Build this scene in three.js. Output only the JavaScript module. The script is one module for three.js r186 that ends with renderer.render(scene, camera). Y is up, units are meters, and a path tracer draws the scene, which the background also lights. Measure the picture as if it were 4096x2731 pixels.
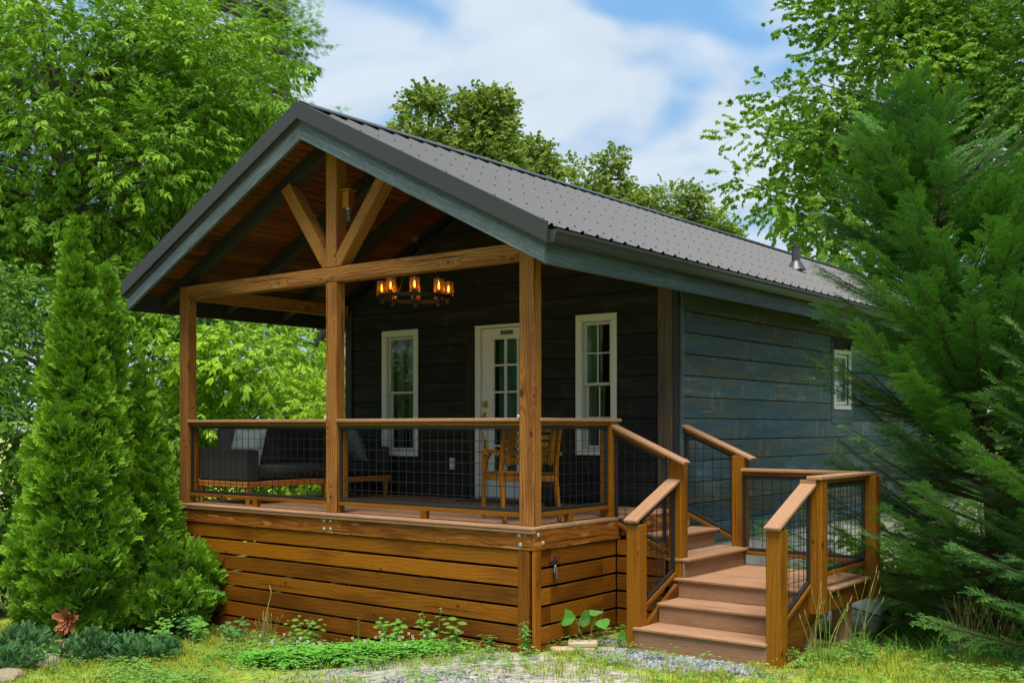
import * as THREE from 'three';
import { mergeGeometries } from 'three/addons/utils/BufferGeometryUtils.js';

// ---------------------------------------------------------------- camera, sky, sun, exposure
// units: metres, y = 0 is the top of the porch deck, the lawn lies about 1.1 to 1.4 m below it
const scene = new THREE.Scene();
const camera = new THREE.PerspectiveCamera(34.85, 4096 / 2731, 0.1, 900);
camera.position.set(5.69, 0.873, 7.634);
camera.rotation.y = 0.66;
camera.setViewOffset(4096, 2731, 0, -343, 4096, 2731);   // rising lens: verticals stay upright
scene.add(camera);
const renderer = new THREE.WebGLRenderer({ antialias: true });
renderer.toneMapping = THREE.LinearToneMapping;
renderer.toneMappingExposure = 2.35;
renderer.shadowMap.enabled = true;
const sun = new THREE.DirectionalLight(new THREE.Color(1.0, 0.95, 0.88), 2.5);
sun.position.set(5, 29, 8);
sun.target.position.set(-2, 0, -2);
sun.castShadow = true;
sun.shadow.radius = 70;
sun.shadow.mapSize.set(4096, 4096);
Object.assign(sun.shadow.camera, { left: -30, right: 30, top: 30, bottom: -30, near: 1, far: 90 });
scene.add(sun, sun.target);

// ---------------------------------------------------------------- random numbers and noise
function rng(a) { return () => { a |= 0; a = a + 0x6D2B79F5 | 0; let t = Math.imul(a ^ a >>> 15, 1 | a); t = t + Math.imul(t ^ t >>> 7, 61 | t) ^ t; return ((t ^ t >>> 14) >>> 0) / 4294967296; }; }
const rnd = rng(77);
const RR = (a, b, r = rnd) => a + (b - a) * r();
const TAB = new Float32Array(65536); { const r = rng(5); for (let i = 0; i < 65536; i++) TAB[i] = r(); }
const mod = (a, n) => ((a % n) + n) % n;
function vn(x, y, px, py, s = 0) {            // value noise, periodic after px by py cells
  const xi = Math.floor(x), yi = Math.floor(y); let fx = x - xi, fy = y - yi;
  fx = fx * fx * (3 - 2 * fx); fy = fy * fy * (3 - 2 * fy);
  const x0 = mod(xi, px), x1 = mod(xi + 1, px), y0 = mod(yi, py), y1 = mod(yi + 1, py);
  const h = (a, b) => TAB[(a * 73 + b * 4513 + s * 9176 + ((a * b) & 1023) * 31) & 65535];
  const a = h(x0, y0), b = h(x1, y0), c = h(x0, y1), d = h(x1, y1);
  return a + (b - a) * fx + (c - a) * fy + (a - b - c + d) * fx * fy;
}
function fbm(x, y, px, py, oct = 4, s = 0) { let v = 0, a = 0.5, n = 0; for (let o = 0; o < oct; o++) { v += a * vn(x, y, px, py, s + o); n += a; x *= 2; y *= 2; px *= 2; py *= 2; a *= 0.5; } return v / n; }
const sm = (a, b, x) => { const t = Math.min(1, Math.max(0, (x - a) / (b - a))); return t * t * (3 - 2 * t); };
const lerp = (a, b, t) => a + (b - a) * t;
const mix3 = (a, b, t) => [lerp(a[0], b[0], t), lerp(a[1], b[1], t), lerp(a[2], b[2], t)];

{ // the sky: blue air under broken, wind-drawn cloud
  const W = 2048, H = 1024, px = new Float32Array(W * H * 4);
  const blue = [0.03, 0.165, 0.40], pale = [0.17, 0.285, 0.40], white = [0.325, 0.366, 0.412];
  for (let j = 0; j < H; j++) {
    const el = ((j + 0.5) / H - 0.5) * Math.PI, sy = Math.sin(el), cy = Math.cos(el);
    for (let i = 0; i < W; i++) {
      const k = (j * W + i) * 4; let c;
      if (sy <= 0) c = [0.2, 0.22, 0.2];
      else {
        const az = ((i + 0.5) / W - 0.5) * 2 * Math.PI, q = 1 / (sy + 0.12);
        const X = Math.cos(az) * cy * q * 1.9 + 12.7, Y = Math.sin(az) * cy * q * 1.9 + 91.4;
        const wx = fbm(X * 0.7 + 3, Y * 0.7, 4096, 4096, 3, 11) - 0.5, wy = fbm(X * 0.7, Y * 0.7 + 9, 4096, 4096, 3, 17) - 0.5;
        const a = fbm(X * 0.62 + wx * 1.8, Y * 1.0 + wy * 1.8, 4096, 4096, 7, 23);
        const b = fbm(X * 2.2 + wx * 3, Y * 3.4 + wy * 3, 4096, 4096, 6, 31);
        const d = a * 0.62 + b * 0.38;
        const cover = sm(0.33, 0.60, d + 0.03 * (1 - sy));
        const haze = Math.exp(-sy * 3.2);
        c = mix3(mix3(blue, pale, 0.38 + 0.6 * haze), white, cover * 0.94);
        const lum = 0.94 + 0.16 * (b - 0.5); c = c.map(v => v * lum);
      }
      px[k] = c[0]; px[k + 1] = c[1]; px[k + 2] = c[2]; px[k + 3] = 1;
    }
  }
  const t = new THREE.DataTexture(px, W, H, THREE.RGBAFormat, THREE.FloatType);
  t.mapping = THREE.EquirectangularReflectionMapping; t.magFilter = THREE.LinearFilter; t.minFilter = THREE.LinearFilter; t.needsUpdate = true;
  scene.background = t; scene.environment = t;
}

// ---------------------------------------------------------------- textures and materials
const TU = 2.4, TV = 1.2;                    // a wood texture covers 2.4 m along the grain and 1.2 m across
const toB = v => Math.max(0, Math.min(255, Math.round(v)));
function tex(w, h, fn, srgb = true) {
  const d = new Uint8Array(w * h * 4);
  for (let j = 0; j < h; j++) for (let i = 0; i < w; i++) { const c = fn((i + 0.5) / w, (j + 0.5) / h, i, j), k = (j * w + i) * 4; d[k] = toB(c[0]); d[k + 1] = toB(c[1]); d[k + 2] = toB(c[2]); d[k + 3] = 255; }
  const t = new THREE.DataTexture(d, w, h); t.wrapS = t.wrapT = THREE.RepeatWrapping; t.magFilter = THREE.LinearFilter; t.minFilter = THREE.LinearMipmapLinearFilter; t.generateMipmaps = true;
  if (srgb) t.colorSpace = THREE.SRGBColorSpace; t.needsUpdate = true; return t;
}
function knotList(n, seed, rmin, rmax) { const r = rng(seed), k = []; for (let i = 0; i < n; i++) k.push([r(), r(), lerp(rmin, rmax, r() * r()), r()]); return k; }
// grain of a sawn board: ring lines bent round knots, fibres, long soft bands; returns colour and relief
function woodPair({ seed = 1, early, late, knot, dark, rings = 30, warp = 2.6, ringAmt = 0.8, knots = 9, krad = [0.012, 0.028], band = 0.5, fibre = 0.35, crack = 0.0, checks = 0, scuffs = 0, w = 1024, h = 512, extra }) {
  const K = knotList(knots, seed * 13 + 1, krad[0], krad[1]), CK = knotList(checks, seed * 17 + 5, 0.08, 0.42); const rel = new Float32Array(w * h);
  const map = tex(w, h, (u, v, i, j) => {
    const x = u * TU, y = v * TV;
    let s = v * rings + warp * (fbm(u * 3, v * 4, 3, 4, 3, seed) - 0.5) * 2 + 0.35 * vn(u * 14, v * 30, 14, 30, seed + 3);
    let kc = 0, kr = 0, halo = 0;
    for (const [ku, kv, r, ph] of K) {
      let dx = mod(u - ku + 0.5, 1) - 0.5, dy = mod(v - kv + 0.5, 1) - 0.5; dx *= TU; dy *= TV;
      const d = Math.hypot(dx / 1.25, dy), e = Math.hypot(dx / 4.2, dy);
      if (e < r * 5) { s += Math.sign(dy || 1) * Math.exp(-(e * e) / (r * r * 3.2)) * 1.6 * rings / 30; }
      if (extra) halo = Math.max(halo, Math.exp(-Math.pow(dx / (r * 1.5), 2) - Math.pow(dy / (r * 2.4), 2)) * (0.5 + ph));
      if (d < r * 1.5) { const q = 1 - sm(r * 0.75, r * 1.25, d + 0.3 * r * (vn(u * 90, v * 60, 90, 60, 7) - 0.5)); kc = Math.max(kc, q); kr = 0.5 + 0.5 * Math.sin(d / r * 16 + ph * 6); }
      if (crack && d < r * 0.9 && Math.abs(dy + dx * (ph - 0.5)) < r * 0.07) kc = 1.35;
    }
    const f = s - Math.floor(s), lt = sm(0.45, 0.92, f) * (1 - sm(0.94, 1, f));
    const fb = 0.55 * vn(u * 24, v * 330, 24, 330, seed + 5) + 0.45 * vn(u * 90, v * 500, 90, 500, seed + 6);
    const lo = fbm(u * 4, v * 9, 4, 9, 4, seed + 8);
    let c = mix3(early, late, ringAmt * lt * (0.55 + 0.9 * lo) + fibre * (fb - 0.5));
    c = mix3(c, dark, band * sm(0.48, 0.82, lo));
    c = mix3(c, knot, Math.min(1, kc) * (0.7 + 0.3 * kr));
    if (kc > 1) c = mix3(c, [20, 12, 8], 0.8);
    let ck = 0; for (const [ku, kv, r, ph] of CK) { const dx = (mod(u - ku + 0.5, 1) - 0.5) / r; if (Math.abs(dx) < 1) { const wob = 0.006 * (vn(u * 12 + ph * 40, ph * 9, 99, 99, 2) - 0.5) + 0.0022 * (vn(u * 90, ph * 9, 99, 99, 4) - 0.5), dy = Math.abs(mod(v - kv + wob + 0.5, 1) - 0.5) * TV, wd = 0.0034 * (1 - dx * dx) * (0.5 + ph); if (dy < wd) ck = 1; } }
    if (ck) c = mix3(c, [26, 15, 8], 0.85);
    if (scuffs) { const sc = fbm(u * 10, v * 26, 10, 26, 4, seed + 31); c = mix3(c, [232, 180, 104], 0.6 * sm(0.68, 0.76, sc)); }
    const gr = 1 + 0.10 * (vn(u * 500, v * 260, 500, 260, seed + 9) - 0.5); c = c.map(q => q * gr);
    rel[j * w + i] = (ck ? -0.5 : 0) + 0.55 - 0.3 * lt * ringAmt - 0.35 * (fb - 0.5) - (kc > 1 ? 0.5 : 0.12 * kc);
    return extra ? extra(c, u, v, fb, kc, halo) : c;
  });
  const bump = tex(w, h, (u, v, i, j) => { const q = 255 * Math.min(1, Math.max(0, rel[j * w + i])); return [q, q, q]; }, false);
  return { map, bump };
}
const std = o => new THREE.MeshStandardMaterial(o);
const lin = (r, g, b) => new THREE.Color().setRGB(r, g, b);
function tones(pair, rough, bumpScale, tints) { return tints.map(t => new THREE.MeshPhysicalMaterial({ map: pair.map, bumpMap: pair.bump, bumpScale, roughness: rough, specularIntensity: 0.45, color: lin(...(Array.isArray(t) ? t : [t, t, t])) })); }

const cedarT = woodPair({ seed: 3, early: [182, 114, 20], late: [146, 82, 9], knot: [106, 56, 12], dark: [130, 72, 11], rings: 30, warp: 2.4, ringAmt: 0.55, knots: 8, band: 0.75, fibre: 0.6, crack: 1, checks: 5, band2: 0 });
const rimT = woodPair({ seed: 71, early: [182, 112, 34], late: [116, 58, 14], knot: [214, 150, 76], dark: [118, 64, 20], rings: 24, warp: 1.8, ringAmt: 0.5, knots: 8, krad: [0.012, 0.026], band: 0.7, fibre: 0.6, scuffs: 1, checks: 3 });
const postT = woodPair({ seed: 9, early: [208, 150, 78], late: [158, 94, 38], knot: [104, 56, 26], dark: [148, 92, 44], rings: 40, warp: 2.2, ringAmt: 0.8, knots: 13, krad: [0.012, 0.028], band: 0.7, fibre: 0.8, crack: 1, checks: 9 });
const newelT = woodPair({ seed: 15, early: [190, 124, 20], late: [152, 90, 10], knot: [110, 58, 12], dark: [142, 86, 16], rings: 34, warp: 1.8, ringAmt: 0.6, knots: 8, band: 0.75, fibre: 0.7, crack: 1, checks: 7 });
const compT = woodPair({ seed: 21, early: [158, 120, 90], late: [130, 94, 66], knot: [140, 98, 70], dark: [114, 82, 58], rings: 44, warp: 0.7, ringAmt: 0.35, knots: 0, band: 0.55, fibre: 1.0 });
const ceilT = woodPair({ seed: 27, early: [104, 60, 27], late: [72, 39, 16], knot: [46, 25, 11], dark: [70, 39, 18], rings: 26, warp: 2.4, ringAmt: 0.7, knots: 12, krad: [0.008, 0.018], band: 0.6, fibre: 0.4 });
// blue-black stain weathered to teal, slate and bare brown in blots; rusty knots
const stain = (A, B, C, seed) => (c, u, v, fb, kc, halo) => {
  const p = fbm(u * 6, v * 12, 6, 12, 5, seed), st = fbm(u * 3, v * 90, 3, 90, 4, seed + 13), o = fbm(u * 5, v * 16, 5, 16, 5, seed + 9), sp = fbm(u * 60, v * 70, 60, 70, 3, seed + 17);
  let t = mix3(A, B, sm(0.36, 0.62, 0.62 * p + 0.38 * st)); t = mix3(t, C, 0.7 * sm(0.50, 0.66, 0.8 * o + 0.2 * st));
  t = t.map(x => x * (0.86 + 0.5 * (st - 0.5) + 0.34 * (fb - 0.5) + 0.5 * (p - 0.5) + 0.16 * (sp - 0.5)));
  t = mix3(t, t.map((x, k) => x * 1.35 + [16, 12, 6][k]), 0.7 * halo);
  return kc > 0.05 ? mix3(t, c, 0.8 * Math.min(1, kc)) : mix3(t, c, 0.05);
};
const sidingT = woodPair({ seed: 33, early: [84, 92, 92], late: [48, 58, 60], knot: [112, 72, 50], dark: [46, 56, 60], rings: 20, warp: 2.5, knots: 24, krad: [0.018, 0.042], fibre: 0.5, crack: 0, extra: stain([80, 112, 132], [58, 76, 86], [94, 88, 72], 41) });
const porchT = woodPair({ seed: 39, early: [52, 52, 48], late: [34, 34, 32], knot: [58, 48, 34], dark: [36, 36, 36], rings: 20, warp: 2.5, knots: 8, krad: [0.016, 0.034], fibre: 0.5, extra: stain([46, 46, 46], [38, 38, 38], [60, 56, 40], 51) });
const fasciaT = woodPair({ seed: 45, early: [104, 122, 128], late: [86, 102, 110], knot: [112, 96, 84], dark: [84, 104, 112], rings: 22, warp: 2.4, ringAmt: 0.5, knots: 7, krad: [0.012, 0.024], fibre: 0.4, extra: stain([104, 118, 123], [86, 100, 105], [112, 118, 122], 57) });
const cornerT = woodPair({ seed: 49, early: [92, 76, 62], late: [64, 54, 46], knot: [50, 40, 32], dark: [62, 58, 54], rings: 30, warp: 2, knots: 4, fibre: 0.6, band: 0.7 });

const M = {
  cedar: tones(cedarT, 0.55, 0.0012, [[0.36, 0.34, 0.28], [0.50, 0.49, 0.38], [0.62, 0.61, 0.46], [0.40, 0.36, 0.30], [0.47, 0.42, 0.30]]),
  rim: tones(rimT, 0.55, 0.0014, [[0.54, 0.54, 0.6], [0.58, 0.56, 0.58]]),
  post: tones(postT, 0.62, 0.002, [[0.50, 0.445, 0.38], [0.44, 0.38, 0.32]]),
  newel: tones(newelT, 0.5, 0.0014, [[0.50, 0.475, 0.48], [0.42, 0.39, 0.4]]),
  comp: tones(compT, 0.62, 0.0007, [1.0, 0.9, 1.08, [1.0, 0.96, 0.92]]),
  ceil: tones(ceilT, 0.6, 0.001, [0.75, 1.1, 0.6, [1.25, 1.1, 0.95], [0.95, 0.8, 0.7]]),
  siding: tones(sidingT, 0.52, 0.0016, [0.75, 1.1, [1.4, 1.16, 0.92], [0.95, 1.15, 1.32], [1.1, 0.96, 0.78], 1.4, [0.85, 1.0, 1.1]]),
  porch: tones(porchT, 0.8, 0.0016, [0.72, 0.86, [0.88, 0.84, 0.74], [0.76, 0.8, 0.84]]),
  fascia: tones(fasciaT, 0.55, 0.001, [1, 0.94]),
  sideFascia: tones(fasciaT, 0.55, 0.001, [[0.74, 0.84, 0.86], [0.66, 0.76, 0.78]]),
  corner: tones(cornerT, 0.6, 0.0014, [1, 0.8]),
  black: std({ color: lin(0.012, 0.012, 0.013), roughness: 0.55 }),
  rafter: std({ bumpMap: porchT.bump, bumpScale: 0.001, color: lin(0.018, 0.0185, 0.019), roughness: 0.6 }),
  wire: std({ color: lin(0.010, 0.010, 0.011), roughness: 0.45, metalness: 0.2 }),
  roof: std({ color: lin(0.062, 0.061, 0.061), roughness: 0.48, metalness: 0.0 }),
  trim: std({ color: lin(0.036, 0.036, 0.037), roughness: 0.45, metalness: 0.1 }),
  gutter: std({ color: lin(0.055, 0.055, 0.056), roughness: 0.32, metalness: 0.15 }),
  dark: std({ color: lin(0.018, 0.017, 0.016), roughness: 0.9 }),
  white: std({ color: lin(0.60, 0.59, 0.55), roughness: 0.5 }),
  sash: std({ color: lin(0.46, 0.46, 0.43), roughness: 0.45 }),
  glass: new THREE.MeshPhysicalMaterial({ color: lin(0.9, 0.95, 0.93), transmission: 1, thickness: 0, roughness: 0.03, ior: 1.5 }),
  brass: std({ color: lin(0.55, 0.36, 0.09), roughness: 0.28, metalness: 0.9 }),
  steel: std({ color: lin(0.5, 0.5, 0.5), roughness: 0.4, metalness: 0.8 }),
  soil: std({ color: lin(0.06, 0.045, 0.03), roughness: 1 }),
};
const pick = (a, r = rnd) => a[Math.floor(r() * a.length)];

// ---------------------------------------------------------------- shapes
const v3 = (x, y, z) => new THREE.Vector3(x, y, z);
function geoFrom(pos, uv, smooth) {
  const g = new THREE.BufferGeometry(); g.setAttribute('position', new THREE.Float32BufferAttribute(pos, 3));
  g.setAttribute('uv', new THREE.Float32BufferAttribute(uv || new Float32Array(pos.length / 3 * 2), 2));
  g.computeVertexNormals(); return g;
}
// a box with chamfered edges; texture coordinates run along its longest side
function chamf(w, h, d, c = 0.004, r = rnd) {
  const H = [w / 2, h / 2, d / 2]; c = Math.min(c, w * 0.3, h * 0.3, d * 0.3);
  const L = w >= h && w >= d ? 0 : h >= d ? 1 : 2, ou = r(), ov = r(), pos = [], uv = [];
  const tri = (a, b, q) => {
    const n = [(b[1] - a[1]) * (q[2] - a[2]) - (b[2] - a[2]) * (q[1] - a[1]), (b[2] - a[2]) * (q[0] - a[0]) - (b[0] - a[0]) * (q[2] - a[2]), (b[0] - a[0]) * (q[1] - a[1]) - (b[1] - a[1]) * (q[0] - a[0])];
    const s = n[0] * (a[0] + b[0] + q[0]) + n[1] * (a[1] + b[1] + q[1]) + n[2] * (a[2] + b[2] + q[2]);
    let k = 0; for (let i = 1; i < 3; i++) if (Math.abs(n[i]) > Math.abs(n[k]) * 1.001) k = i;
    const ia = k === L ? (L + 1) % 3 : L, ib = 3 - k - ia;
    for (const p of s < 0 ? [a, q, b] : [a, b, q]) { pos.push(...p); uv.push(p[ia] / TU + ou, p[ib] / TV + ov + k * 0.31); }
  };
  const quad = (a, b, e, f) => { tri(a, b, e); tri(a, e, f); };
  for (let k = 0; k < 3; k++) { const i = (k + 1) % 3, j = (k + 2) % 3;
    for (const s of [-1, 1]) { const P = (x, y) => { const p = [0, 0, 0]; p[k] = s * H[k]; p[i] = x * (H[i] - c); p[j] = y * (H[j] - c); return p; }; quad(P(-1, -1), P(1, -1), P(1, 1), P(-1, 1)); }
    for (const s of [-1, 1]) for (const t of [-1, 1]) {   // edges along k, between faces i and j
      const P = (x, f) => { const p = [0, 0, 0]; p[k] = x * (H[k] - c); p[i] = s * (H[i] - (f ? c : 0)); p[j] = t * (H[j] - (f ? 0 : c)); return p; };
      quad(P(-1, 0), P(1, 0), P(1, 1), P(-1, 1));
    } }
  for (const a of [-1, 1]) for (const b of [-1, 1]) for (const e of [-1, 1]) tri([a * H[0], b * (H[1] - c), e * (H[2] - c)], [a * (H[0] - c), b * H[1], e * (H[2] - c)], [a * (H[0] - c), b * (H[1] - c), e * H[2]]);
  return geoFrom(pos, uv);
}
const box = (x0, x1, y0, y1, z0, z1, c) => chamf(Math.abs(x1 - x0), Math.abs(y1 - y0), Math.abs(z1 - z0), c).translate((x0 + x1) / 2, (y0 + y1) / 2, (z0 + z1) / 2);
// a straight timber from p to q, w across, h tall
function bar(p, q, w, h, c = 0.003, up = v3(0, 1, 0)) {
  const a = v3(...p), b = v3(...q), x = b.clone().sub(a), L = x.length(); x.normalize();
  if (Math.abs(x.dot(up)) > 0.99) up = v3(0, 0, 1);
  const z = x.clone().cross(up).normalize(), y = z.clone().cross(x);
  return chamf(L, h, w, c).applyMatrix4(new THREE.Matrix4().makeBasis(x, y, z).setPosition(a.add(b).multiplyScalar(0.5)));
}
// a flat outline in the x-y plane (or another pair of axes) given a thickness; grain at an angle
function prism(pts, depth, { bevel = 0.003, ang = 0 } = {}) {
  const s = new THREE.Shape(pts.map(p => new THREE.Vector2(p[0], p[1])));
  let g = new THREE.ExtrudeGeometry(s, { depth: depth - 2 * bevel, bevelEnabled: bevel > 0, bevelThickness: bevel, bevelSize: bevel * 0.8, bevelOffset: -bevel * 0.8, bevelSegments: 1, curveSegments: 8 });
  g.translate(0, 0, bevel); const P = g.attributes.position, U = g.attributes.uv, o = rnd(), o2 = rnd(), ca = Math.cos(ang), sa = Math.sin(ang);
  for (let i = 0; i < P.count; i++) { const x = P.getX(i), y = P.getY(i), z = P.getZ(i); U.setXY(i, (x * ca + y * sa) / TU + o, (-x * sa + y * ca + z) / TV + o2); }
  return g.index ? g.toNonIndexed() : g;
}
function tube(pts, radii, sides = 6, seg = 0) {   // tapered limb through points
  let P = pts.map(p => p.isVector3 ? p : v3(...p)), Rr = radii;
  if (seg) { const cv = new THREE.CatmullRomCurve3(P), n = seg; const NP = [], NR = []; for (let i = 0; i <= n; i++) { const t = i / n; NP.push(cv.getPoint(t)); const f = t * (P.length - 1), a = Math.min(P.length - 2, Math.floor(f)); NR.push(lerp(radii[a], radii[a + 1], f - a)); } P = NP; Rr = NR; }
  const pos = [], nor = [], uv = [], idx = []; let up = v3(0.13, 0.31, 0.94).normalize(), len = 0;
  for (let i = 0; i < P.length; i++) {
    const t = P[Math.min(P.length - 1, i + 1)].clone().sub(P[Math.max(0, i - 1)]).normalize();
    const a = up.clone().sub(t.clone().multiplyScalar(up.dot(t))).normalize(), b = t.clone().cross(a); up = a;
    if (i) len += P[i].distanceTo(P[i - 1]);
    for (let k = 0; k <= sides; k++) { const w = k / sides * Math.PI * 2, n = a.clone().multiplyScalar(Math.cos(w)).addScaledVector(b, Math.sin(w)); pos.push(P[i].x + n.x * Rr[i], P[i].y + n.y * Rr[i], P[i].z + n.z * Rr[i]); nor.push(n.x, n.y, n.z); uv.push(len / TU, k / sides * 0.4); }
  }
  const S = sides + 1;
  for (let i = 0; i < P.length - 1; i++) for (let k = 0; k < sides; k++) { const a = i * S + k, b = a + 1, c = a + S, d = c + 1; idx.push(a, b, c, b, d, c); }
  const last = P.length - 1; for (const e of [0, last]) { const q = pos.length / 3; pos.push(P[e].x, P[e].y, P[e].z); const t = P[Math.min(last, e + 1)].clone().sub(P[Math.max(0, e - 1)]).normalize().multiplyScalar(e ? 1 : -1); nor.push(t.x, t.y, t.z); uv.push(0, 0); for (let k = 0; k < sides; k++) e ? idx.push(e * S + k, e * S + k + 1, q) : idx.push(k, q, k + 1); }
  const g = new THREE.BufferGeometry(); g.setAttribute('position', new THREE.Float32BufferAttribute(pos, 3)); g.setAttribute('normal', new THREE.Float32BufferAttribute(nor, 3)); g.setAttribute('uv', new THREE.Float32BufferAttribute(uv, 2)); g.setIndex(idx);
  return g.toNonIndexed();
}
const plain = g => { const h = g.index ? g.toNonIndexed() : g; for (const k of Object.keys(h.attributes)) if (!['position', 'normal', 'uv'].includes(k)) h.deleteAttribute(k); return h; };
const merge = a => mergeGeometries(a.map(plain));

// ---------------------------------------------------------------- things and parts
const taken = {};
function numbered(n) { taken[n] = (taken[n] || 0) + 1; return taken[n] === 1 ? n : `${n}_${String(taken[n] - 1).padStart(3, '0')}`; }
function thing(name, label, category, pos = [0, 0, 0], group, turn = 0) {
  const o = new THREE.Group(); o.name = numbered(name); o.position.set(...pos); o.rotation.y = turn; o.userData = { label, category }; if (group) o.userData.group = group; scene.add(o); return o;
}
function mesh(name, geo, mat) { const m = new THREE.Mesh(geo, mat); m.name = name; m.castShadow = m.receiveShadow = true; return m; }
function local(parent, name, geo, mat) { const m = mesh(name, geo, mat); parent.add(m); return m; }      // geometry in the parent's own axes
function world(parent, name, geo, mat) { const m = mesh(name, geo, mat); if (parent.isGroup) m.position.copy(parent.position).negate(); parent.add(m); return m; }   // geometry in scene axes, parent not turned
function single(name, geo, mat, label, category, group) { const m = mesh(numbered(name), geo, mat); m.userData = { label, category }; if (group) m.userData.group = group; scene.add(m); return m; }
function structure(name, geo, mat) { const m = mesh(name, geo, mat); m.userData = { kind: 'structure' }; scene.add(m); return m; }
const _o = new THREE.Object3D();
function copies(parent, name, geo, mat, mats, cols) {
  const m = new THREE.InstancedMesh(geo, mat, mats.length); m.name = name; m.castShadow = m.receiveShadow = true; m.userData = { kind: 'stuff' };
  mats.forEach((x, i) => { m.setMatrixAt(i, x); if (cols) m.setColorAt(i, cols[i]); });
  if (parent.isGroup) m.position.copy(parent.position).negate();
  parent.add(m); return m;
}

// the lie of the land
function gy(x, z) {
  let y = -1.38 + 0.27 * sm(-2.7, 0.2, x) + 0.02 * sm(0.2, 2, x);
  y += 0.03 * sm(0.8, 2.5, z);
  y -= 0.17 * Math.max(0, Math.min(6, -1.7 - z)) * sm(-1.5, 1, x);
  y -= 0.10 * Math.max(0, -6 - x) * sm(-6, -8, x) * (x > -26 ? 1 : 0) + (x <= -26 ? 2 : 0);
  return y + 0.03 * (fbm(x * 0.9 + 50, z * 0.9 + 50, 999, 999, 3, 61) - 0.5);
}

// ================================================================ GROUND
{
  // a sheet that is fine near the cabin and coarse towards the horizon
  const ax = (c, near, step, far) => { const a = []; for (let t = -near; t <= near + 1e-6; t += step) a.push(c + t); let d = step, p = near; while (p < far) { d *= 1.35; p += d; a.push(c + p); a.unshift(c - p); } return a; };
  const xs = ax(-1, 7.2, 0.12, 420), zs = ax(-0.5, 6, 0.12, 420), pos = [], uv = [], idx = [];
  for (const z of zs) for (const x of xs) { pos.push(x, gy(x, z), z); uv.push((x + 8) / 16, (z + 8) / 16); }
  for (let j = 0; j < zs.length - 1; j++) for (let i = 0; i < xs.length - 1; i++) { const a = j * xs.length + i, b = a + 1, c = a + xs.length, d = c + 1; idx.push(a, c, b, b, c, d); }
  const g = new THREE.BufferGeometry(); g.setAttribute('position', new THREE.Float32BufferAttribute(pos, 3)); g.setAttribute('uv', new THREE.Float32BufferAttribute(uv, 2)); g.setIndex(idx); g.computeVertexNormals();
  const W = 2048, rel = new Uint8Array(W * W);
  const map = tex(W, W, (u, v, i, j) => {
    const x = u * 16 - 8, z = v * 16 - 8;
    const p = fbm(u * 26, v * 26, 26, 26, 5, 71), q = fbm(u * 9, v * 9, 9, 9, 4, 75), f = vn(u * 700, v * 700, 700, 700, 77), f2 = vn(u * 380, v * 380, 380, 380, 78);
    const stone = mix3([120, 115, 106], [196, 188, 174], f * 0.7 + f2 * 0.3);
    const earth = mix3([74, 58, 40], [116, 96, 70], f2 * 0.6 + p * 0.4);
    const grass = mix3([108, 132, 34], [172, 176, 62], f * 0.5 + q * 0.5);
    // drive: gravel with sparse grass; the right and the far left are lawn, the beds by the skirt are bare
    let gr = sm(0.36, 0.6, p * 0.75 + q * 0.4 + 0.25 * sm(0.9, 2.2, x) + 0.4 * sm(-1.4, -2.2, z) * sm(0.0, 0.3, x) + 0.16 * sm(-2.6, -3.6, x) - 0.34 * sm(2.0, 1.0, Math.abs(x + 0.2)) * sm(-0.2, 0.4, z));
    let bed = sm(0.45, 0.1, Math.abs(z - 0.25)) * sm(-1.6, -2.6, x) + sm(0.9, 0.2, Math.hypot((x + 4.8) * 0.55, z - 1.2));
    let c = mix3(stone, earth, sm(0.5, 0.75, q)); c = mix3(c, grass, gr); c = mix3(c, earth, Math.min(1, bed) * 0.85);
    rel[j * W + i] = toB(255 * (0.35 * f + 0.4 * f2 + 0.25 * p));
    return c;
  });
  map.wrapS = map.wrapT = THREE.MirroredRepeatWrapping;
  const bump = tex(W, W, (u, v, i, j) => { const q = rel[j * W + i]; return [q, q, q]; }, false); bump.wrapS = bump.wrapT = THREE.MirroredRepeatWrapping;
  structure('ground', g, std({ map, bumpMap: bump, bumpScale: 0.02, roughness: 0.95 }));
}

// ================================================================ CABIN
const XM = -2.577, S = 0.505, WZ = -2.62, BACK = -14.5, RB = -14.95;   // ridge line, roof pitch, front wall plane, rear wall, rear edge of roof
const cabin = thing('cabin', 'charcoal and blue stained timber cabin with dark metal gable roof and front porch', 'cabin', [-2.577, -1.3, -6]);
const topY = x => 4.085 - S * Math.abs(x - XM);       // upper face of the roof sheets
const ceilY = x => 3.915 - S * Math.abs(x - XM);      // underside of the porch ceiling
const angS = Math.atan(S), cs = Math.cos(angS);

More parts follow.
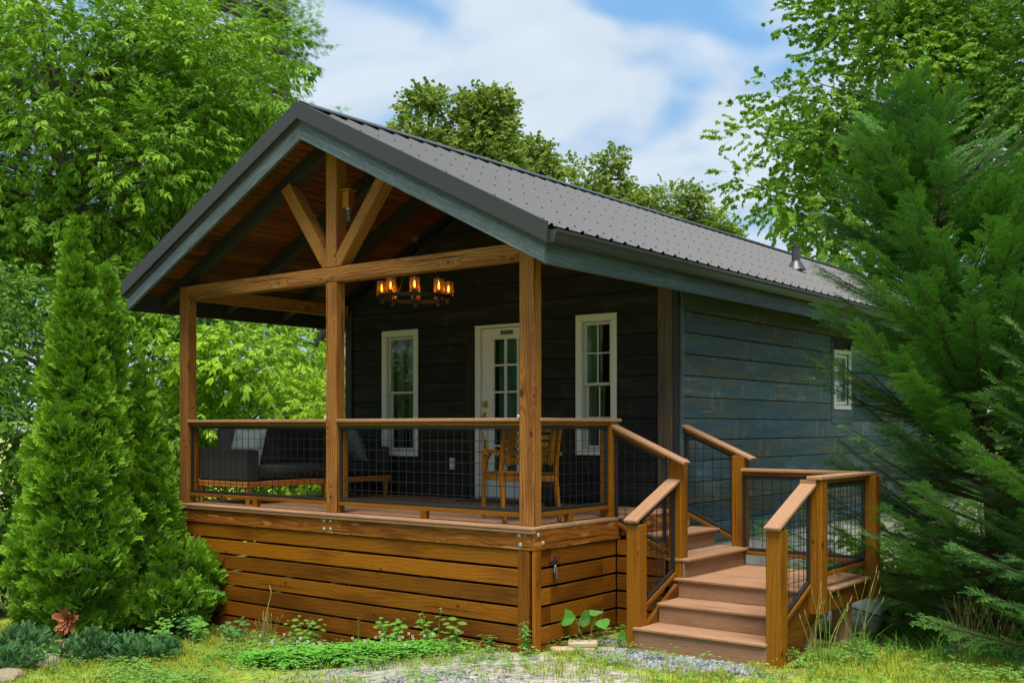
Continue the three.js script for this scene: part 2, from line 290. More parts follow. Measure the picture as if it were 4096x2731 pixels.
// --- front wall with its openings
const OPEN = { win1: [-4.42, -3.78, 0.5, 2.13], door: [-2.83, -1.868, 0, 2.11], win2: [-1.335, -0.787, 0.56, 2.147] };
{
  const sh = new THREE.Shape([[-5.06, -0.4], [-0.08, -0.4], [-0.08, 2.5], [XM, 3.78], [-5.06, 2.5]].map(p => new THREE.Vector2(...p)));
  for (const [a, b, c, d] of Object.values(OPEN)) { const h = new THREE.Path(); h.moveTo(a + 0.03, c + 0.02); h.lineTo(a + 0.03, d - 0.03); h.lineTo(b - 0.03, d - 0.03); h.lineTo(b - 0.03, c + 0.02); h.closePath(); sh.holes.push(h); }
  const wall = world(cabin, 'front_wall', new THREE.ExtrudeGeometry(sh, { depth: 0.12, bevelEnabled: false }).translate(0, 0, WZ - 0.155), M.dark);
  for (let k = -5; k < 14; k++) {
    const y0 = 0.968 + k * 0.2325 + 0.004, y1 = y0 + 0.2245; if (y0 < -0.02) continue;
    const half = Math.min(2.47, (3.84 - y1) / S), xa = XM - half, xb = Math.min(XM + half, -0.08); if (half < 0.1) continue;
    const cuts = [y0, y1]; for (const o of Object.values(OPEN)) for (const y of [o[2] + 0.015, o[3] - 0.015]) if (y > y0 + 0.015 && y < y1 - 0.015) cuts.push(y); cuts.sort((a, b) => a - b);
    for (let c = 0; c + 1 < cuts.length; c++) {
      const ym = (cuts[c] + cuts[c + 1]) / 2; let runs = [[xa, xb]];
      for (const o of Object.values(OPEN)) if (ym > o[2] + 0.01 && ym < o[3] - 0.01) runs = runs.flatMap(([p, q]) => q <= o[0] || p >= o[1] ? [[p, q]] : [[p, o[0] + 0.015], [o[1] - 0.015, q]].filter(r => r[1] - r[0] > 0.03));
      for (const [p, q] of runs) { const cut = q - p > 3 && k % 3 === 1 ? [p, lerp(p, q, RR(0.35, 0.65)), q] : [p, q];
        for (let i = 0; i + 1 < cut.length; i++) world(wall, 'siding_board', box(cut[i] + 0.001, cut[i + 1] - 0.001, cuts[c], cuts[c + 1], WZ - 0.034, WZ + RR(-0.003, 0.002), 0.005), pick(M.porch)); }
    }
  }
  world(cabin, 'corner_board', box(-0.25, -0.075, -0.02, 2.46, WZ + 0.003, WZ + 0.045, 0.006), M.corner[0]);
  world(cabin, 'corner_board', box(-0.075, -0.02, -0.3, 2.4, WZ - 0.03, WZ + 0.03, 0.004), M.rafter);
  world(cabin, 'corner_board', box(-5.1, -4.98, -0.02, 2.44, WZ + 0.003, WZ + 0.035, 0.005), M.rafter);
}
// --- side walls: one board after another, joints 0.2325 m apart
const SW = [-7.62, -6.98, 1.12, 1.95];      // window in the right wall: z from, z to, y from, y to
{
  const sh = new THREE.Shape([[BACK, -0.4], [WZ - 0.04, -0.4], [WZ - 0.04, 2.46], [BACK, 2.46]].map(p => new THREE.Vector2(...p)));
  const h = new THREE.Path(); h.moveTo(SW[0] + 0.03, SW[2] + 0.03); h.lineTo(SW[0] + 0.03, SW[3] - 0.03); h.lineTo(SW[1] - 0.03, SW[3] - 0.03); h.lineTo(SW[1] - 0.03, SW[2] + 0.03); h.closePath(); sh.holes.push(h);
  const g = new THREE.ExtrudeGeometry(sh, { depth: 0.12, bevelEnabled: false }).rotateY(-Math.PI / 2).translate(-0.056, 0, 0);
  const wall = world(cabin, 'side_wall', g, M.dark);
  for (let k = -6; k < 6; k++) {
    const y0 = 0.968 + k * 0.2325 + 0.004, y1 = y0 + 0.2245;
    const ends = [WZ - 0.085]; let z = ends[0]; const first = [2.9, 4.45, 5.6, 4.0][mod(k, 4)]; z -= first; while (z > BACK + 0.6) { ends.push(z); z -= RR(3.2, 4.8); } ends.push(BACK);
    for (let i = 0; i + 1 < ends.length; i++) {
      let runs = [[ends[i + 1], ends[i]]]; if (y1 > SW[2] + 0.01 && y0 < SW[3] - 0.01) runs = runs.flatMap(([p, q]) => q <= SW[0] || p >= SW[1] ? [[p, q]] : [[p, SW[0] - 0.08], [SW[1] + 0.08, q]].filter(r => r[1] - r[0] > 0.05));
      for (const [p, q] of runs) world(wall, 'siding_board', box(-0.054, -0.02 + RR(-0.003, 0.003), y0, y1, p + 0.0015, q - 0.0015, 0.005), pick(M.siding));
    }
  }
  world(wall, 'corner_board', box(-0.05, 0.008, -0.43, 2.4, WZ - 0.082, WZ - 0.032, 0.006), M.sideFascia[0]);
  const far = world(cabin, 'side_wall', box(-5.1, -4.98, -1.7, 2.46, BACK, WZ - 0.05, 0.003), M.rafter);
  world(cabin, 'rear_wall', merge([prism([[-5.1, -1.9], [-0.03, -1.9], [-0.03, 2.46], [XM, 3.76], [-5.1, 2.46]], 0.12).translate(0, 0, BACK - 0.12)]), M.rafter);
  world(cabin, 'floor', box(-5.0, -0.1, -0.42, -0.06, BACK + 0.01, WZ - 0.16, 0.003), M.dark);
  // foundation panel, whitewashed, under the boards
  const ft = tex(512, 256, (u, v) => { const a = fbm(u * 20, v * 12, 20, 12, 4, 83), b = vn(u * 90, v * 60, 90, 60, 85); let c = mix3([206, 204, 194], [176, 172, 160], a); if (b > 0.86) c = mix3(c, [112, 104, 92], 0.7 * sm(0.86, 0.95, b)); return c; });
  const fm = std({ map: ft, roughness: 0.9 });
  for (let z = -2.75, i = 0; z > BACK; z -= 2.44, i++) world(cabin, 'foundation_panel', box(-0.075, -0.04, -2.6, -0.428, Math.max(BACK, z - 2.435), z, 0.004), fm);
}
// --- windows and door
function sashWindow(label, [x0, x1, y0, y1], bars, lower) {
  const z = WZ, t = 0.075, w = world(cabin, 'window', merge([box(x0, x1, y1 - t, y1, z + 0.004, z + 0.026), box(x0, x1, y0, y0 + t * 0.8, z + 0.004, z + 0.028), box(x0, x0 + t, y0 + t * 0.8, y1 - t, z + 0.004, z + 0.025), box(x1 - t, x1, y0 + t * 0.8, y1 - t, z + 0.004, z + 0.025)]), M.white);
  w.userData.label = label; const a = x0 + t, b = x1 - t, c = y0 + t * 0.8, d = y1 - t, m = c + (d - c) * lower;
  const fr = (p, q, r, s, zz, f) => merge([box(p, q, s - f, s, zz - 0.03, zz), box(p, q, r, r + f, zz - 0.03, zz), box(p, p + f, r + f, s - f, zz - 0.03, zz - 0.001), box(q - f, q, r + f, s - f, zz - 0.03, zz - 0.001)]);
  world(w, 'jamb', merge([box(a, a + 0.012, c, d, z - 0.12, z + 0.012), box(b - 0.012, b, c, d, z - 0.12, z + 0.012), box(a, b, d - 0.012, d, z - 0.12, z + 0.011), box(a, b, c, c + 0.012, z - 0.12, z + 0.011)]), M.sash);
  world(w, 'sash', fr(a + 0.014, b - 0.014, m, d - 0.014, z - 0.02, 0.03), M.sash);
  world(w, 'sash', fr(a + 0.014, b - 0.014, c + 0.014, m + 0.03, z - 0.055, 0.034), M.sash);
  world(w, 'pane', new THREE.BoxGeometry(b - a - 0.09, d - m - 0.07, 0.004).translate((a + b) / 2, (d + m) / 2, z - 0.035), M.glass);
  world(w, 'pane', new THREE.BoxGeometry(b - a - 0.09, m - c - 0.03, 0.004).translate((a + b) / 2, (c + m) / 2 + 0.005, z - 0.07), M.glass);
  if (bars) { const xm = (a + b) / 2;
    world(w, 'glazing_bar', box(xm - 0.009, xm + 0.009, m + 0.03, d - 0.045, z - 0.03, z - 0.022, 0.002), M.sash); world(w, 'glazing_bar', box(a + 0.045, b - 0.045, (m + d) / 2 - 0.009, (m + d) / 2 + 0.009, z - 0.029, z - 0.0215, 0.002), M.sash);
    world(w, 'glazing_bar', box(xm - 0.009, xm + 0.009, c + 0.05, m, z - 0.066, z - 0.058, 0.002), M.sash); world(w, 'glazing_bar', box(a + 0.047, b - 0.047, (m + c) / 2 - 0.009, (m + c) / 2 + 0.009, z - 0.065, z - 0.0575, 0.002), M.sash); }
  return w;
}
const curtainM = std({ color: lin(0.12, 0.12, 0.125), roughness: 0.9 });
{
  const w1 = sashWindow('white trimmed two sash window with grey curtain left of the door', OPEN.win1, false, 0.5);
  const w2 = sashWindow('white trimmed window with six dark panes right of the door', OPEN.win2, true, 0.5);
  const folds = (xa, xb, y0, y1, z, n) => { const pts = []; for (let i = 0; i <= n * 6; i++) { const t = i / (n * 6); pts.push([lerp(xa, xb, t), z + 0.022 * Math.sin(t * n * Math.PI * 2) + 0.008 * Math.sin(t * 17)]); } const pos = [], uv = []; for (let i = 0; i + 1 < pts.length; i++) { const [a, p] = pts[i], [b, q] = pts[i + 1]; pos.push(a, y0, p, b, y0, q, b, y1, q, a, y0, p, b, y1, q, a, y1, p); } return geoFrom(pos); };
  world(w1, 'curtain', folds(-4.16, -3.98, 0.45, 2.15, WZ - 0.24, 3), curtainM);
  world(w1, 'curtain', folds(-4.36, -4.27, 0.45, 2.15, WZ - 0.24, 2), curtainM);
  world(w2, 'curtain', folds(-1.3, -1.22, 0.45, 2.15, WZ - 0.24, 2), curtainM);
  // door: slab with fifteen panes
  const [x0, , , y1] = OPEN.door, z = WZ, sx0 = -2.745, sx1 = -1.94;
  const door = world(cabin, 'door', merge([box(sx0, -2.575, 0.03, 2.068, z - 0.06, z - 0.018, 0.003), box(-2.005, sx1, 0.03, 2.068, z - 0.06, z - 0.018, 0.003), box(-2.575, -2.005, 1.945, 2.068, z - 0.06, z - 0.0185, 0.003), box(-2.575, -2.005, 0.03, 0.325, z - 0.06, z - 0.0185, 0.003)]), M.white);
  door.userData.label = 'white door with fifteen glass panes and brass handle';
  world(door, 'door_frame', merge([box(x0, sx0 - 0.006, 0.0, 2.074, z - 0.09, z + 0.022), box(sx1 + 0.006, -1.868, 0, 2.074, z - 0.09, z + 0.022), box(x0, -1.868, 2.075, y1, z - 0.09, z + 0.024)]), M.white);
  world(door, 'trim_board', box(-2.965, -2.845, 0, 2.07, z + 0.003, z + 0.022, 0.004), M.porch[1]);
  world(door, 'threshold', box(-2.74, -1.945, 0.002, 0.028, z - 0.09, z + 0.04, 0.004), M.steel);
  const gx0 = -2.575, gx1 = -2.005, gyy0 = 0.325, gyy1 = 1.945, cw = (gx1 - gx0) / 3, ch = (gyy1 - gyy0) / 5;
  for (let i = 0; i < 3; i++) for (let j = 0; j < 5; j++) world(door, 'pane', new THREE.BoxGeometry(cw - 0.022, ch - 0.022, 0.004).translate(gx0 + (i + 0.5) * cw, gyy0 + (j + 0.5) * ch, z - 0.04), M.glass);
  for (let i = 0; i <= 3; i++) world(door, 'glazing_bar', box(gx0 + i * cw - 0.012, gx0 + i * cw + 0.012, gyy0, gyy1, z - 0.048, z - 0.012, 0.004), M.white);
  for (let j = 0; j <= 5; j++) world(door, 'glazing_bar', box(gx0, gx1, gyy0 + j * ch - 0.012, gyy0 + j * ch + 0.012, z - 0.047, z - 0.013, 0.004), M.white);
  const blindM = std({ color: lin(0.055, 0.13, 0.12), roughness: 0.85 }); const bl = []; for (let i = 0; i < 15; i++) bl.push(box(gx0 + i * 0.038 + 0.001, gx0 + i * 0.038 + 0.035, gyy0, gyy1, z - 0.14 - (i % 2) * 0.004, z - 0.136, 0.001)); world(door, 'blind', merge(bl), blindM);
  const disc = (r, t, n = 20) => new THREE.CylinderGeometry(r, r * 1.06, t, n).rotateX(Math.PI / 2);
  world(door, 'deadbolt', merge([disc(0.033, 0.014).scale(1, 1.35, 1).translate(-2.685, 1.15, z - 0.01), disc(0.02, 0.03).translate(-2.685, 1.15, z + 0.005)]), M.brass);
  world(door, 'handle', merge([box(-2.715, -2.665, 0.60, 0.72, z - 0.02, z - 0.006, 0.006), box(-2.71, -2.67, 0.98, 1.06, z - 0.02, z - 0.006, 0.006), tube([[-2.69, 1.03, z], [-2.705, 0.98, z + 0.05], [-2.70, 0.85, z + 0.045], [-2.69, 0.70, z]], [0.008, 0.009, 0.009, 0.007], 8, 12)]), M.brass);
  // paper notice fixed to the top of the door
  const cv = document.createElement('canvas'); cv.width = 256; cv.height = 72; const cx = cv.getContext('2d'); cx.fillStyle = '#5c6156'; cx.fillRect(0, 0, 256, 72); cx.fillStyle = '#15160f'; cx.font = 'bold 36px sans-serif'; cx.textBaseline = 'middle'; cx.fillText('No Smoking', 10, 38); cx.strokeStyle = '#3c1c12'; cx.lineWidth = 5; cx.beginPath(); cx.arc(228, 36, 20, 0, 7); cx.moveTo(214, 22); cx.lineTo(242, 50); cx.stroke();
  const ct = new THREE.CanvasTexture(cv); ct.colorSpace = THREE.SRGBColorSpace;
  const sg = single('door_sign', new THREE.BoxGeometry(0.19, 0.055, 0.003).translate(-2.36, 2.012, z - 0.0155), std({ map: ct, roughness: 0.5 }), 'small grey No Smoking sign at the top of the white door', 'sign');
  // side window
  const [za, zb, ya, yb] = SW, sw = world(cabin, 'window', merge([box(-0.03, 0.0, yb - 0.05, yb, za, zb), box(-0.03, 0.001, ya, ya + 0.06, za, zb), box(-0.03, -0.001, ya + 0.06, yb - 0.05, za, za + 0.07), box(-0.03, -0.001, ya + 0.06, yb - 0.05, zb - 0.07, zb)]), M.white);
  sw.userData.label = 'small white window in the blue side wall beside the conifer';
  world(sw, 'sash', merge([box(-0.07, -0.035, ya + 0.07, ya + 0.11, za + 0.08, zb - 0.08), box(-0.07, -0.035, yb - 0.1, yb - 0.06, za + 0.08, zb - 0.08), box(-0.07, -0.036, ya + 0.11, yb - 0.1, za + 0.08, za + 0.12), box(-0.07, -0.036, ya + 0.11, yb - 0.1, zb - 0.12, zb - 0.08)]), M.white);
  world(sw, 'pane', new THREE.BoxGeometry(0.004, yb - ya - 0.2, zb - za - 0.2).translate(-0.055, (ya + yb) / 2, (za + zb) / 2), M.glass);
  world(sw, 'curtain', new THREE.BoxGeometry(0.004, yb - ya - 0.1, zb - za - 0.1).translate(-0.11, (ya + yb) / 2, (za + zb) / 2), std({ color: lin(0.34, 0.36, 0.34), roughness: 0.9 }));
  world(sw, 'trim_board', box(-0.05, -0.012, ya - 0.20, ya - 0.004, za - 0.075, zb + 0.075, 0.006), M.sideFascia[1]);
  world(sw, 'trim_board', box(-0.05, -0.013, ya - 0.003, yb + 0.1, za - 0.075, za - 0.003, 0.006), M.sideFascia[1]); world(sw, 'trim_board', box(-0.05, -0.013, ya - 0.003, yb + 0.1, zb + 0.003, zb + 0.075, 0.006), M.sideFascia[1]);
}
// --- roof: deck slabs, ribbed sheets, ridge cap, trims, gutter
const EX = 3.035;                         // eave distance from the ridge line
function slopeBasis(side) { return new THREE.Matrix4().makeBasis(v3(side * cs, -S * cs, 0), v3(side * S * cs, cs, 0), v3(0, 0, side)); }   // s down the slope, n outward, third along the house
const SL = EX / cs;
const roof = world(cabin, 'roof', prism([[XM - 2.96, ceilY(XM - 2.96) + 0.025], [XM, 3.94], [XM + 2.96, ceilY(XM + 2.96) + 0.025], [XM + 2.96, topY(XM + 2.96) - 0.045], [XM, 4.04], [XM - 2.96, topY(XM - 2.96) - 0.045]], 0.40 - RB, { bevel: 0 }).translate(0, 0, RB), M.dark);
{
  const prof = []; for (let r = 0; r < 4; r++) { const o = r * 0.2286; prof.push([o - 0.034, 0], [o - 0.012, 0.021], [o + 0.012, 0.021], [o + 0.034, 0], [o + 0.068, 0], [o + 0.080, 0.003], [o + 0.096, 0], [o + 0.130, 0], [o + 0.144, 0.003], [o + 0.158, 0]); }
  prof.push([0.9144 - 0.034, 0.0005]);
  for (const side of [1, -1]) for (let p = 0; p < 17; p++) {
    const pos = [], L = 15.36 - p * 0.9144 < 0.9144 ? 15.36 - p * 0.9144 : 0.9144; const B = slopeBasis(side), o = v3(XM, 4.066, 0.40 - 0.032 - p * 0.9144), P = (s, [a, n]) => { const q = v3(s, n, 0).applyMatrix4(B).add(o); q.z = o.z - Math.min(a, L); return q; };
    for (let i = 0; i + 1 < prof.length; i++) { if (prof[i][0] >= L) break; const a = P(0.03, prof[i]), b = P(0.03, prof[i + 1]), c = P(SL, prof[i]), d = P(SL, prof[i + 1]); pos.push(...a, ...c, ...b, ...b, ...c, ...d); }
    const g = geoFrom(pos); world(roof, 'roof_sheet', g, M.roof);
  }
  // screw heads down the ribs
  const sc = [], B = slopeBasis(1); for (let i = 0; i < 66; i++) for (const s of [0.3, 0.9, 1.5, 2.1, 2.72, 3.3]) { const q = v3(s, 0.023, 0).applyMatrix4(B).add(v3(XM, 4.066, 0)); q.z = 0.40 - 0.032 - i * 0.2286; sc.push(new THREE.Matrix4().makeTranslation(q.x, q.y, q.z)); }
  copies(cabin, 'roof_screws', new THREE.CylinderGeometry(0.008, 0.011, 0.014, 6).rotateZ(-angS), M.black, sc);
  // ridge cap: a folded sheet in lengths, its lower edges above the rib troughs
  for (let z = 0.42, i = 0; z > RB; z -= 2.6, i++) { const z1 = Math.max(RB, z - 2.62), w = 0.17, y = 4.112 + (i % 2) * 0.0025; world(roof, 'ridge_cap', prism([[XM - w, y - w * S], [XM, y], [XM + w, y - w * S], [XM + w, y - w * S - 0.012], [XM + w - 0.004, y - w * S - 0.012], [XM + w - 0.004, y - w * S - 0.003], [XM, y - 0.004], [XM - w + 0.004, y - w * S - 0.003]], z - z1, { bevel: 0 }).translate(0, 0, z1), M.trim); }
  for (const side of [1, -1]) {
    const X = d => XM + side * d, e = 3.05;
    // rake trim: dark sheet folded over the gable edge, with a narrow return below it
    const rk = world(roof, 'rake_trim', prism([[X(0), 4.098], [X(e), 4.098 - S * e], [X(e), 3.925 - S * e], [X(0), 3.925]], 0.034).translate(0, 0, 0.425), M.trim);
    world(rk, 'trim_return', prism([[X(0), 3.945], [X(e - 0.02), 3.945 - S * e], [X(e - 0.02), 3.888 - S * e], [X(0), 3.888]], 0.012).translate(0, 0, 0.414), M.trim);
    // barge boards, two lengths, plumb cuts
    const fb = [[0.001, 1.31], [1.313, 2.995]]; for (const [a, b] of fb) world(cabin, 'barge_board', prism([[X(a), 3.925 - S * a], [X(b), 3.925 - S * b], [X(b), 3.728 - 0.502 * b], [X(a), 3.728 - 0.502 * a]], 0.036, { ang: -side * angS }).translate(0, 0, 0.375), M.fascia[a > 1 ? 0 : 1]);
    // eave fascia along the house
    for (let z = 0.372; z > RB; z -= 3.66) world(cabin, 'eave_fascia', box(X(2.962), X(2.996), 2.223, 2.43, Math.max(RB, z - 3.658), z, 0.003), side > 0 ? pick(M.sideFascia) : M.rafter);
  }
  // gutter: open trough with a rolled lip
  const gp = [[0.0, 0.0], [0.085, 0.0], [0.098, 0.03], [0.104, 0.065], [0.122, 0.085], [0.122, 0.105], [0.112, 0.107], [0.112, 0.09], [0.096, 0.068], [0.09, 0.034], [0.08, 0.006], [0.006, 0.006], [0.006, 0.105], [0, 0.105]];
  const gut = world(cabin, 'gutter', prism(gp, 0.40 - RB, { bevel: 0 }).translate(0.424, 2.388, RB), M.gutter);
  world(gut, 'end_cap', prism(gp.slice(0, 6).concat([[0, 0.105]]), 0.004, { bevel: 0 }).translate(0.424, 2.388, 0.401), M.gutter);
  world(cabin, 'gutter', prism(gp.map(([a, b]) => [-a, b]), 0.40 - RB, { bevel: 0 }).translate(XM * 2 - 0.424, 2.388, RB), M.gutter);
  // vent pipe with a flashing boot
  const vx = -0.83, vz = -7.6, vy = topY(vx); const vp = world(roof, 'vent_pipe', new THREE.CylinderGeometry(0.062, 0.062, 0.36, 20, 1, true).translate(vx, vy + 0.16, vz), M.gutter);
  world(vp, 'boot', new THREE.CylinderGeometry(0.07, 0.15, 0.13, 20).translate(vx, vy + 0.05, vz), M.gutter); world(vp, 'collar', new THREE.TorusGeometry(0.066, 0.008, 6, 20).rotateX(Math.PI / 2).translate(vx, vy + 0.335, vz), M.gutter);
  // soffit behind the eaves of the house, black
  for (const side of [1, -1]) world(cabin, 'soffit', box(XM + side * 2.5, XM + side * 2.962, 2.43, 2.445, BACK, WZ, 0.001), M.black);
}
// --- porch ceiling boards, rafters and the timber frame
{
  for (const side of [1, -1]) {
    const B = slopeBasis(side), ang = side; const n = 33, w = 3.33 / n;
    for (let i = 0; i < n; i++) { const s0 = i * w + 0.004, g = chamf(w - 0.007, 0.02, 0.374 - WZ, 0.007).applyMatrix4(B); const c = v3(s0 + w / 2, 0, 0).applyMatrix4(B).add(v3(XM, 3.929, (0.374 + WZ) / 2)); world(roof, 'ceiling_board', g.translate(c.x, c.y, c.z), pick(M.ceil)); }
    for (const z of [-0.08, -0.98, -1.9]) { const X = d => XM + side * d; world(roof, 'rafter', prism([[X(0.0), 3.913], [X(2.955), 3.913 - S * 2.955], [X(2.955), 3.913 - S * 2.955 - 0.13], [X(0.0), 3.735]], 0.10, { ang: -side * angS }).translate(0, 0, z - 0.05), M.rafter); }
    const hx = side > 0 ? [-0.14, -0.02] : [-5.13, -5.01]; world(cabin, 'header_beam', box(hx[0], hx[1], 2.352, 2.505, WZ + 0.05, -0.127, 0.006), M.post[1]);
  }
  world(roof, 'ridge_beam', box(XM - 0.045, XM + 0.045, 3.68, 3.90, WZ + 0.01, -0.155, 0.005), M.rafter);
  const PX = [[-5.145, -4.99], [-2.655, -2.5], [-0.155, 0.0]];      // three posts on the porch front
  world(cabin, 'post', box(...PX[0], 0, 2.508, -0.125, 0, 0.006), M.post[1]);
  world(cabin, 'post', box(...PX[1], 0, 2.350, -0.125, 0, 0.006), M.post[0]);
  world(cabin, 'post', box(...PX[2], 0, 2.56, -0.125, 0, 0.006), M.post[0]);
  world(cabin, 'tie_beam', box(-4.989, -0.156, 2.352, 2.508, -0.123, -0.002, 0.007), M.post[0]);
  world(cabin, 'king_post', box(-2.655, -2.5, 2.509, 3.70, -0.15, -0.001, 0.006), M.post[0]);
  // braces from the foot of the king post to the rafters, cut on the beam and on the post
  const br = (d) => { const x0 = d > 0 ? -2.499 : -2.656, k = d * 1; const pts = d > 0 ? [[x0, 2.51], [x0 + 0.055, 2.51], [x0 + 0.815, 3.44], [x0 + 0.70, 3.50], [x0, 2.64]] : [[x0, 2.51], [x0 - 0.06, 2.51], [x0 - 0.70, 3.39], [x0 - 0.565, 3.455], [x0, 2.665]]; return prism(d > 0 ? pts : pts.reverse(), 0.14, { bevel: 0.005, ang: d > 0 ? 0.88 : 2.2 }).translate(0, 0, -0.1405); };
  world(cabin, 'brace', br(1), M.post[0]); world(cabin, 'brace', br(-1), M.post[0]);
}

// ================================================================ PORCH DECK
const deck = thing('porch_deck', 'raised porch deck of brown boards with orange slatted timber skirt', 'deck', [-2.55, -1.2, -1.25]);
const boltM = std({ color: lin(0.42, 0.40, 0.37), roughness: 0.45, metalness: 0.6 });
{
  // decking runs along the front; the outer board has a rounded nose
  let z = 0.085; for (let i = 0; i < 20; i++) { const w = 0.136; if (z - w < WZ - 0.04) break; world(deck, 'deck_board', box(-5.16, 0.055, -0.028, i ? 0 : 0.0006, z - w, z, i ? 0.004 : 0.009), pick(M.comp.slice(0, 3))); z -= w + 0.004; }
  world(deck, 'deck_board', box(-5.16, 0.056, -0.056, -0.029, 0.03, 0.078, 0.006), M.comp[1]);
  // rim boards with bolts
  const rim = (n, g, m) => world(deck, 'rim_board', g, m);
  const r1 = rim('', box(-5.1, -2.578, -0.204, -0.03, 0.012, 0.05, 0.003), M.rim[1]), r2 = rim('', box(-2.574, 0.012, -0.204, -0.03, 0.012, 0.05, 0.003), M.rim[0]);
  const r3 = rim('', box(0.014, 0.05, -0.204, -0.03, -1.36, 0.049, 0.003), M.rim[1]);
  rim('', box(-5.14, -5.102, -0.204, -0.03, WZ, 0.05, 0.003), M.cedar[0]);
  const bolt = () => new THREE.SphereGeometry(0.021, 12, 6, 0, Math.PI * 2, 0, Math.PI / 2).scale(1, 0.55, 1);
  for (const [x, y] of [[-2.625, -0.08], [-2.625, -0.165], [-0.115, -0.075], [-0.105, -0.16]]) world(x < -1 ? r1 : r2, 'bolt', bolt().rotateX(Math.PI / 2).translate(x, y, 0.051), boltM);
  for (const [x, y] of [[-2.53, -0.075], [-2.53, -0.16], [-5.05, -0.1]]) world(r2, 'bolt', bolt().rotateX(Math.PI / 2).translate(x, y, 0.051), boltM);
  for (const [z2, y] of [[-0.01, -0.07], [-0.08, -0.145]]) world(r3, 'bolt', bolt().rotateZ(-Math.PI / 2).translate(0.051, y, z2), boltM);
  // skirt: boards with open gaps
  for (let k = 0; k < 8; k++) {
    const y1 = -0.213 - k * 0.169, y0 = y1 - 0.146; const low = k > 5;
    if (k < 6) world(deck, 'skirt_board', box(-5.09, -0.135, y0, y1, 0.006, 0.03, 0.003), M.cedar[[1, 2, 0, 1, 0, 3][k]]);
    else world(deck, 'skirt_board', box(-5.09, k === 6 ? -1.62 : -2.75, y0, y1, 0.006, 0.03, 0.003), M.cedar[0]);
    world(deck, 'skirt_board', box(-5.14, -5.115, y0, y1, WZ, -0.02, 0.003), M.cedar[0]);
    // right return, with the hatch in it; boards in three lengths
    if (k < 6) for (const [za, zb, o] of [[-0.222, -0.06, 0], [-1.07, -0.226, 0.004], [-1.30, -1.075, 0]]) world(deck, 'skirt_board', box(0.006 + o, 0.03 + o, y0, y1, za, zb, 0.003), pick(M.cedar));
    if (k < 7) world(deck, 'skirt_board', box(0.034, 0.56, y0, y1, -1.336, -1.312, 0.003), pick(M.cedar));
  }
  world(deck, 'skirt_board', box(-1.60, -0.135, -1.39, -1.228, 0.006, 0.03, 0.003).applyMatrix4(new THREE.Matrix4().makeRotationZ(0.0)), M.cedar[0]);
  world(deck, 'corner_trim', box(-0.133, -0.012, -1.3, -0.208, 0.012, 0.045, 0.004), M.cedar[3]);
  world(deck, 'corner_trim', box(0.012, 0.048, -1.3, -0.206, -0.058, 0.042, 0.008), M.cedar[2]);
  // posts and joists in the dark behind the slats
  for (const x of [-5.0, -3.75, -2.5, -1.3, -0.16]) for (const z2 of [-0.075, -2.4]) world(deck, 'support_post', box(x - 0.045, x + 0.045, -1.7, -0.21, z2 - 0.06, z2 + 0.06, 0.004), M.cedar[3]);
  for (let x = -4.9; x < 0; x += 0.41) world(deck, 'joist', box(x - 0.019, x + 0.019, -0.20, -0.031, WZ, 0.008, 0.003), M.cedar[0]);
}
// latch and padlock of the hatch
{
  const l = thing('hatch_latch', 'black metal latch on the skirt hatch beside the corner trim', 'latch', [0.036, -0.33, -0.235]);
  local(l, 'hasp', merge([chamf(0.006, 0.022, 0.10, 0.002), chamf(0.016, 0.04, 0.05, 0.004).translate(0.008, 0.005, -0.03), tube([[0.012, 0.015, -0.05], [0.02, 0.045, -0.075], [0.02, 0.02, -0.085]], [0.006, 0.007, 0.003], 6, 6)]), M.black);
  const p = thing('padlock', 'small black combination padlock hanging from the hatch latch', 'padlock', [0.055, -0.44, -0.262]);
  local(p, 'shackle', tube([[0, 0.02, 0.014], [0, 0.065, 0.014], [0, 0.085, 0], [0, 0.065, -0.014], [0, 0.02, -0.014]], [0.0035, 0.0035, 0.0035, 0.0035, 0.0035], 6, 14), M.steel);
  local(p, 'body', chamf(0.02, 0.062, 0.042, 0.006).translate(0, -0.012, 0), M.black);
  for (let i = 0; i < 4; i++) local(p, 'dial', new THREE.CylinderGeometry(0.007, 0.007, 0.007, 10).rotateX(Math.PI / 2).translate(0.009, 0.008 - i * 0.012, 0), M.steel);
}

// ================================================================ RAILINGS
const at = (axis, f, s, y) => axis === 'x' ? [s, y, f] : [f, y, s];
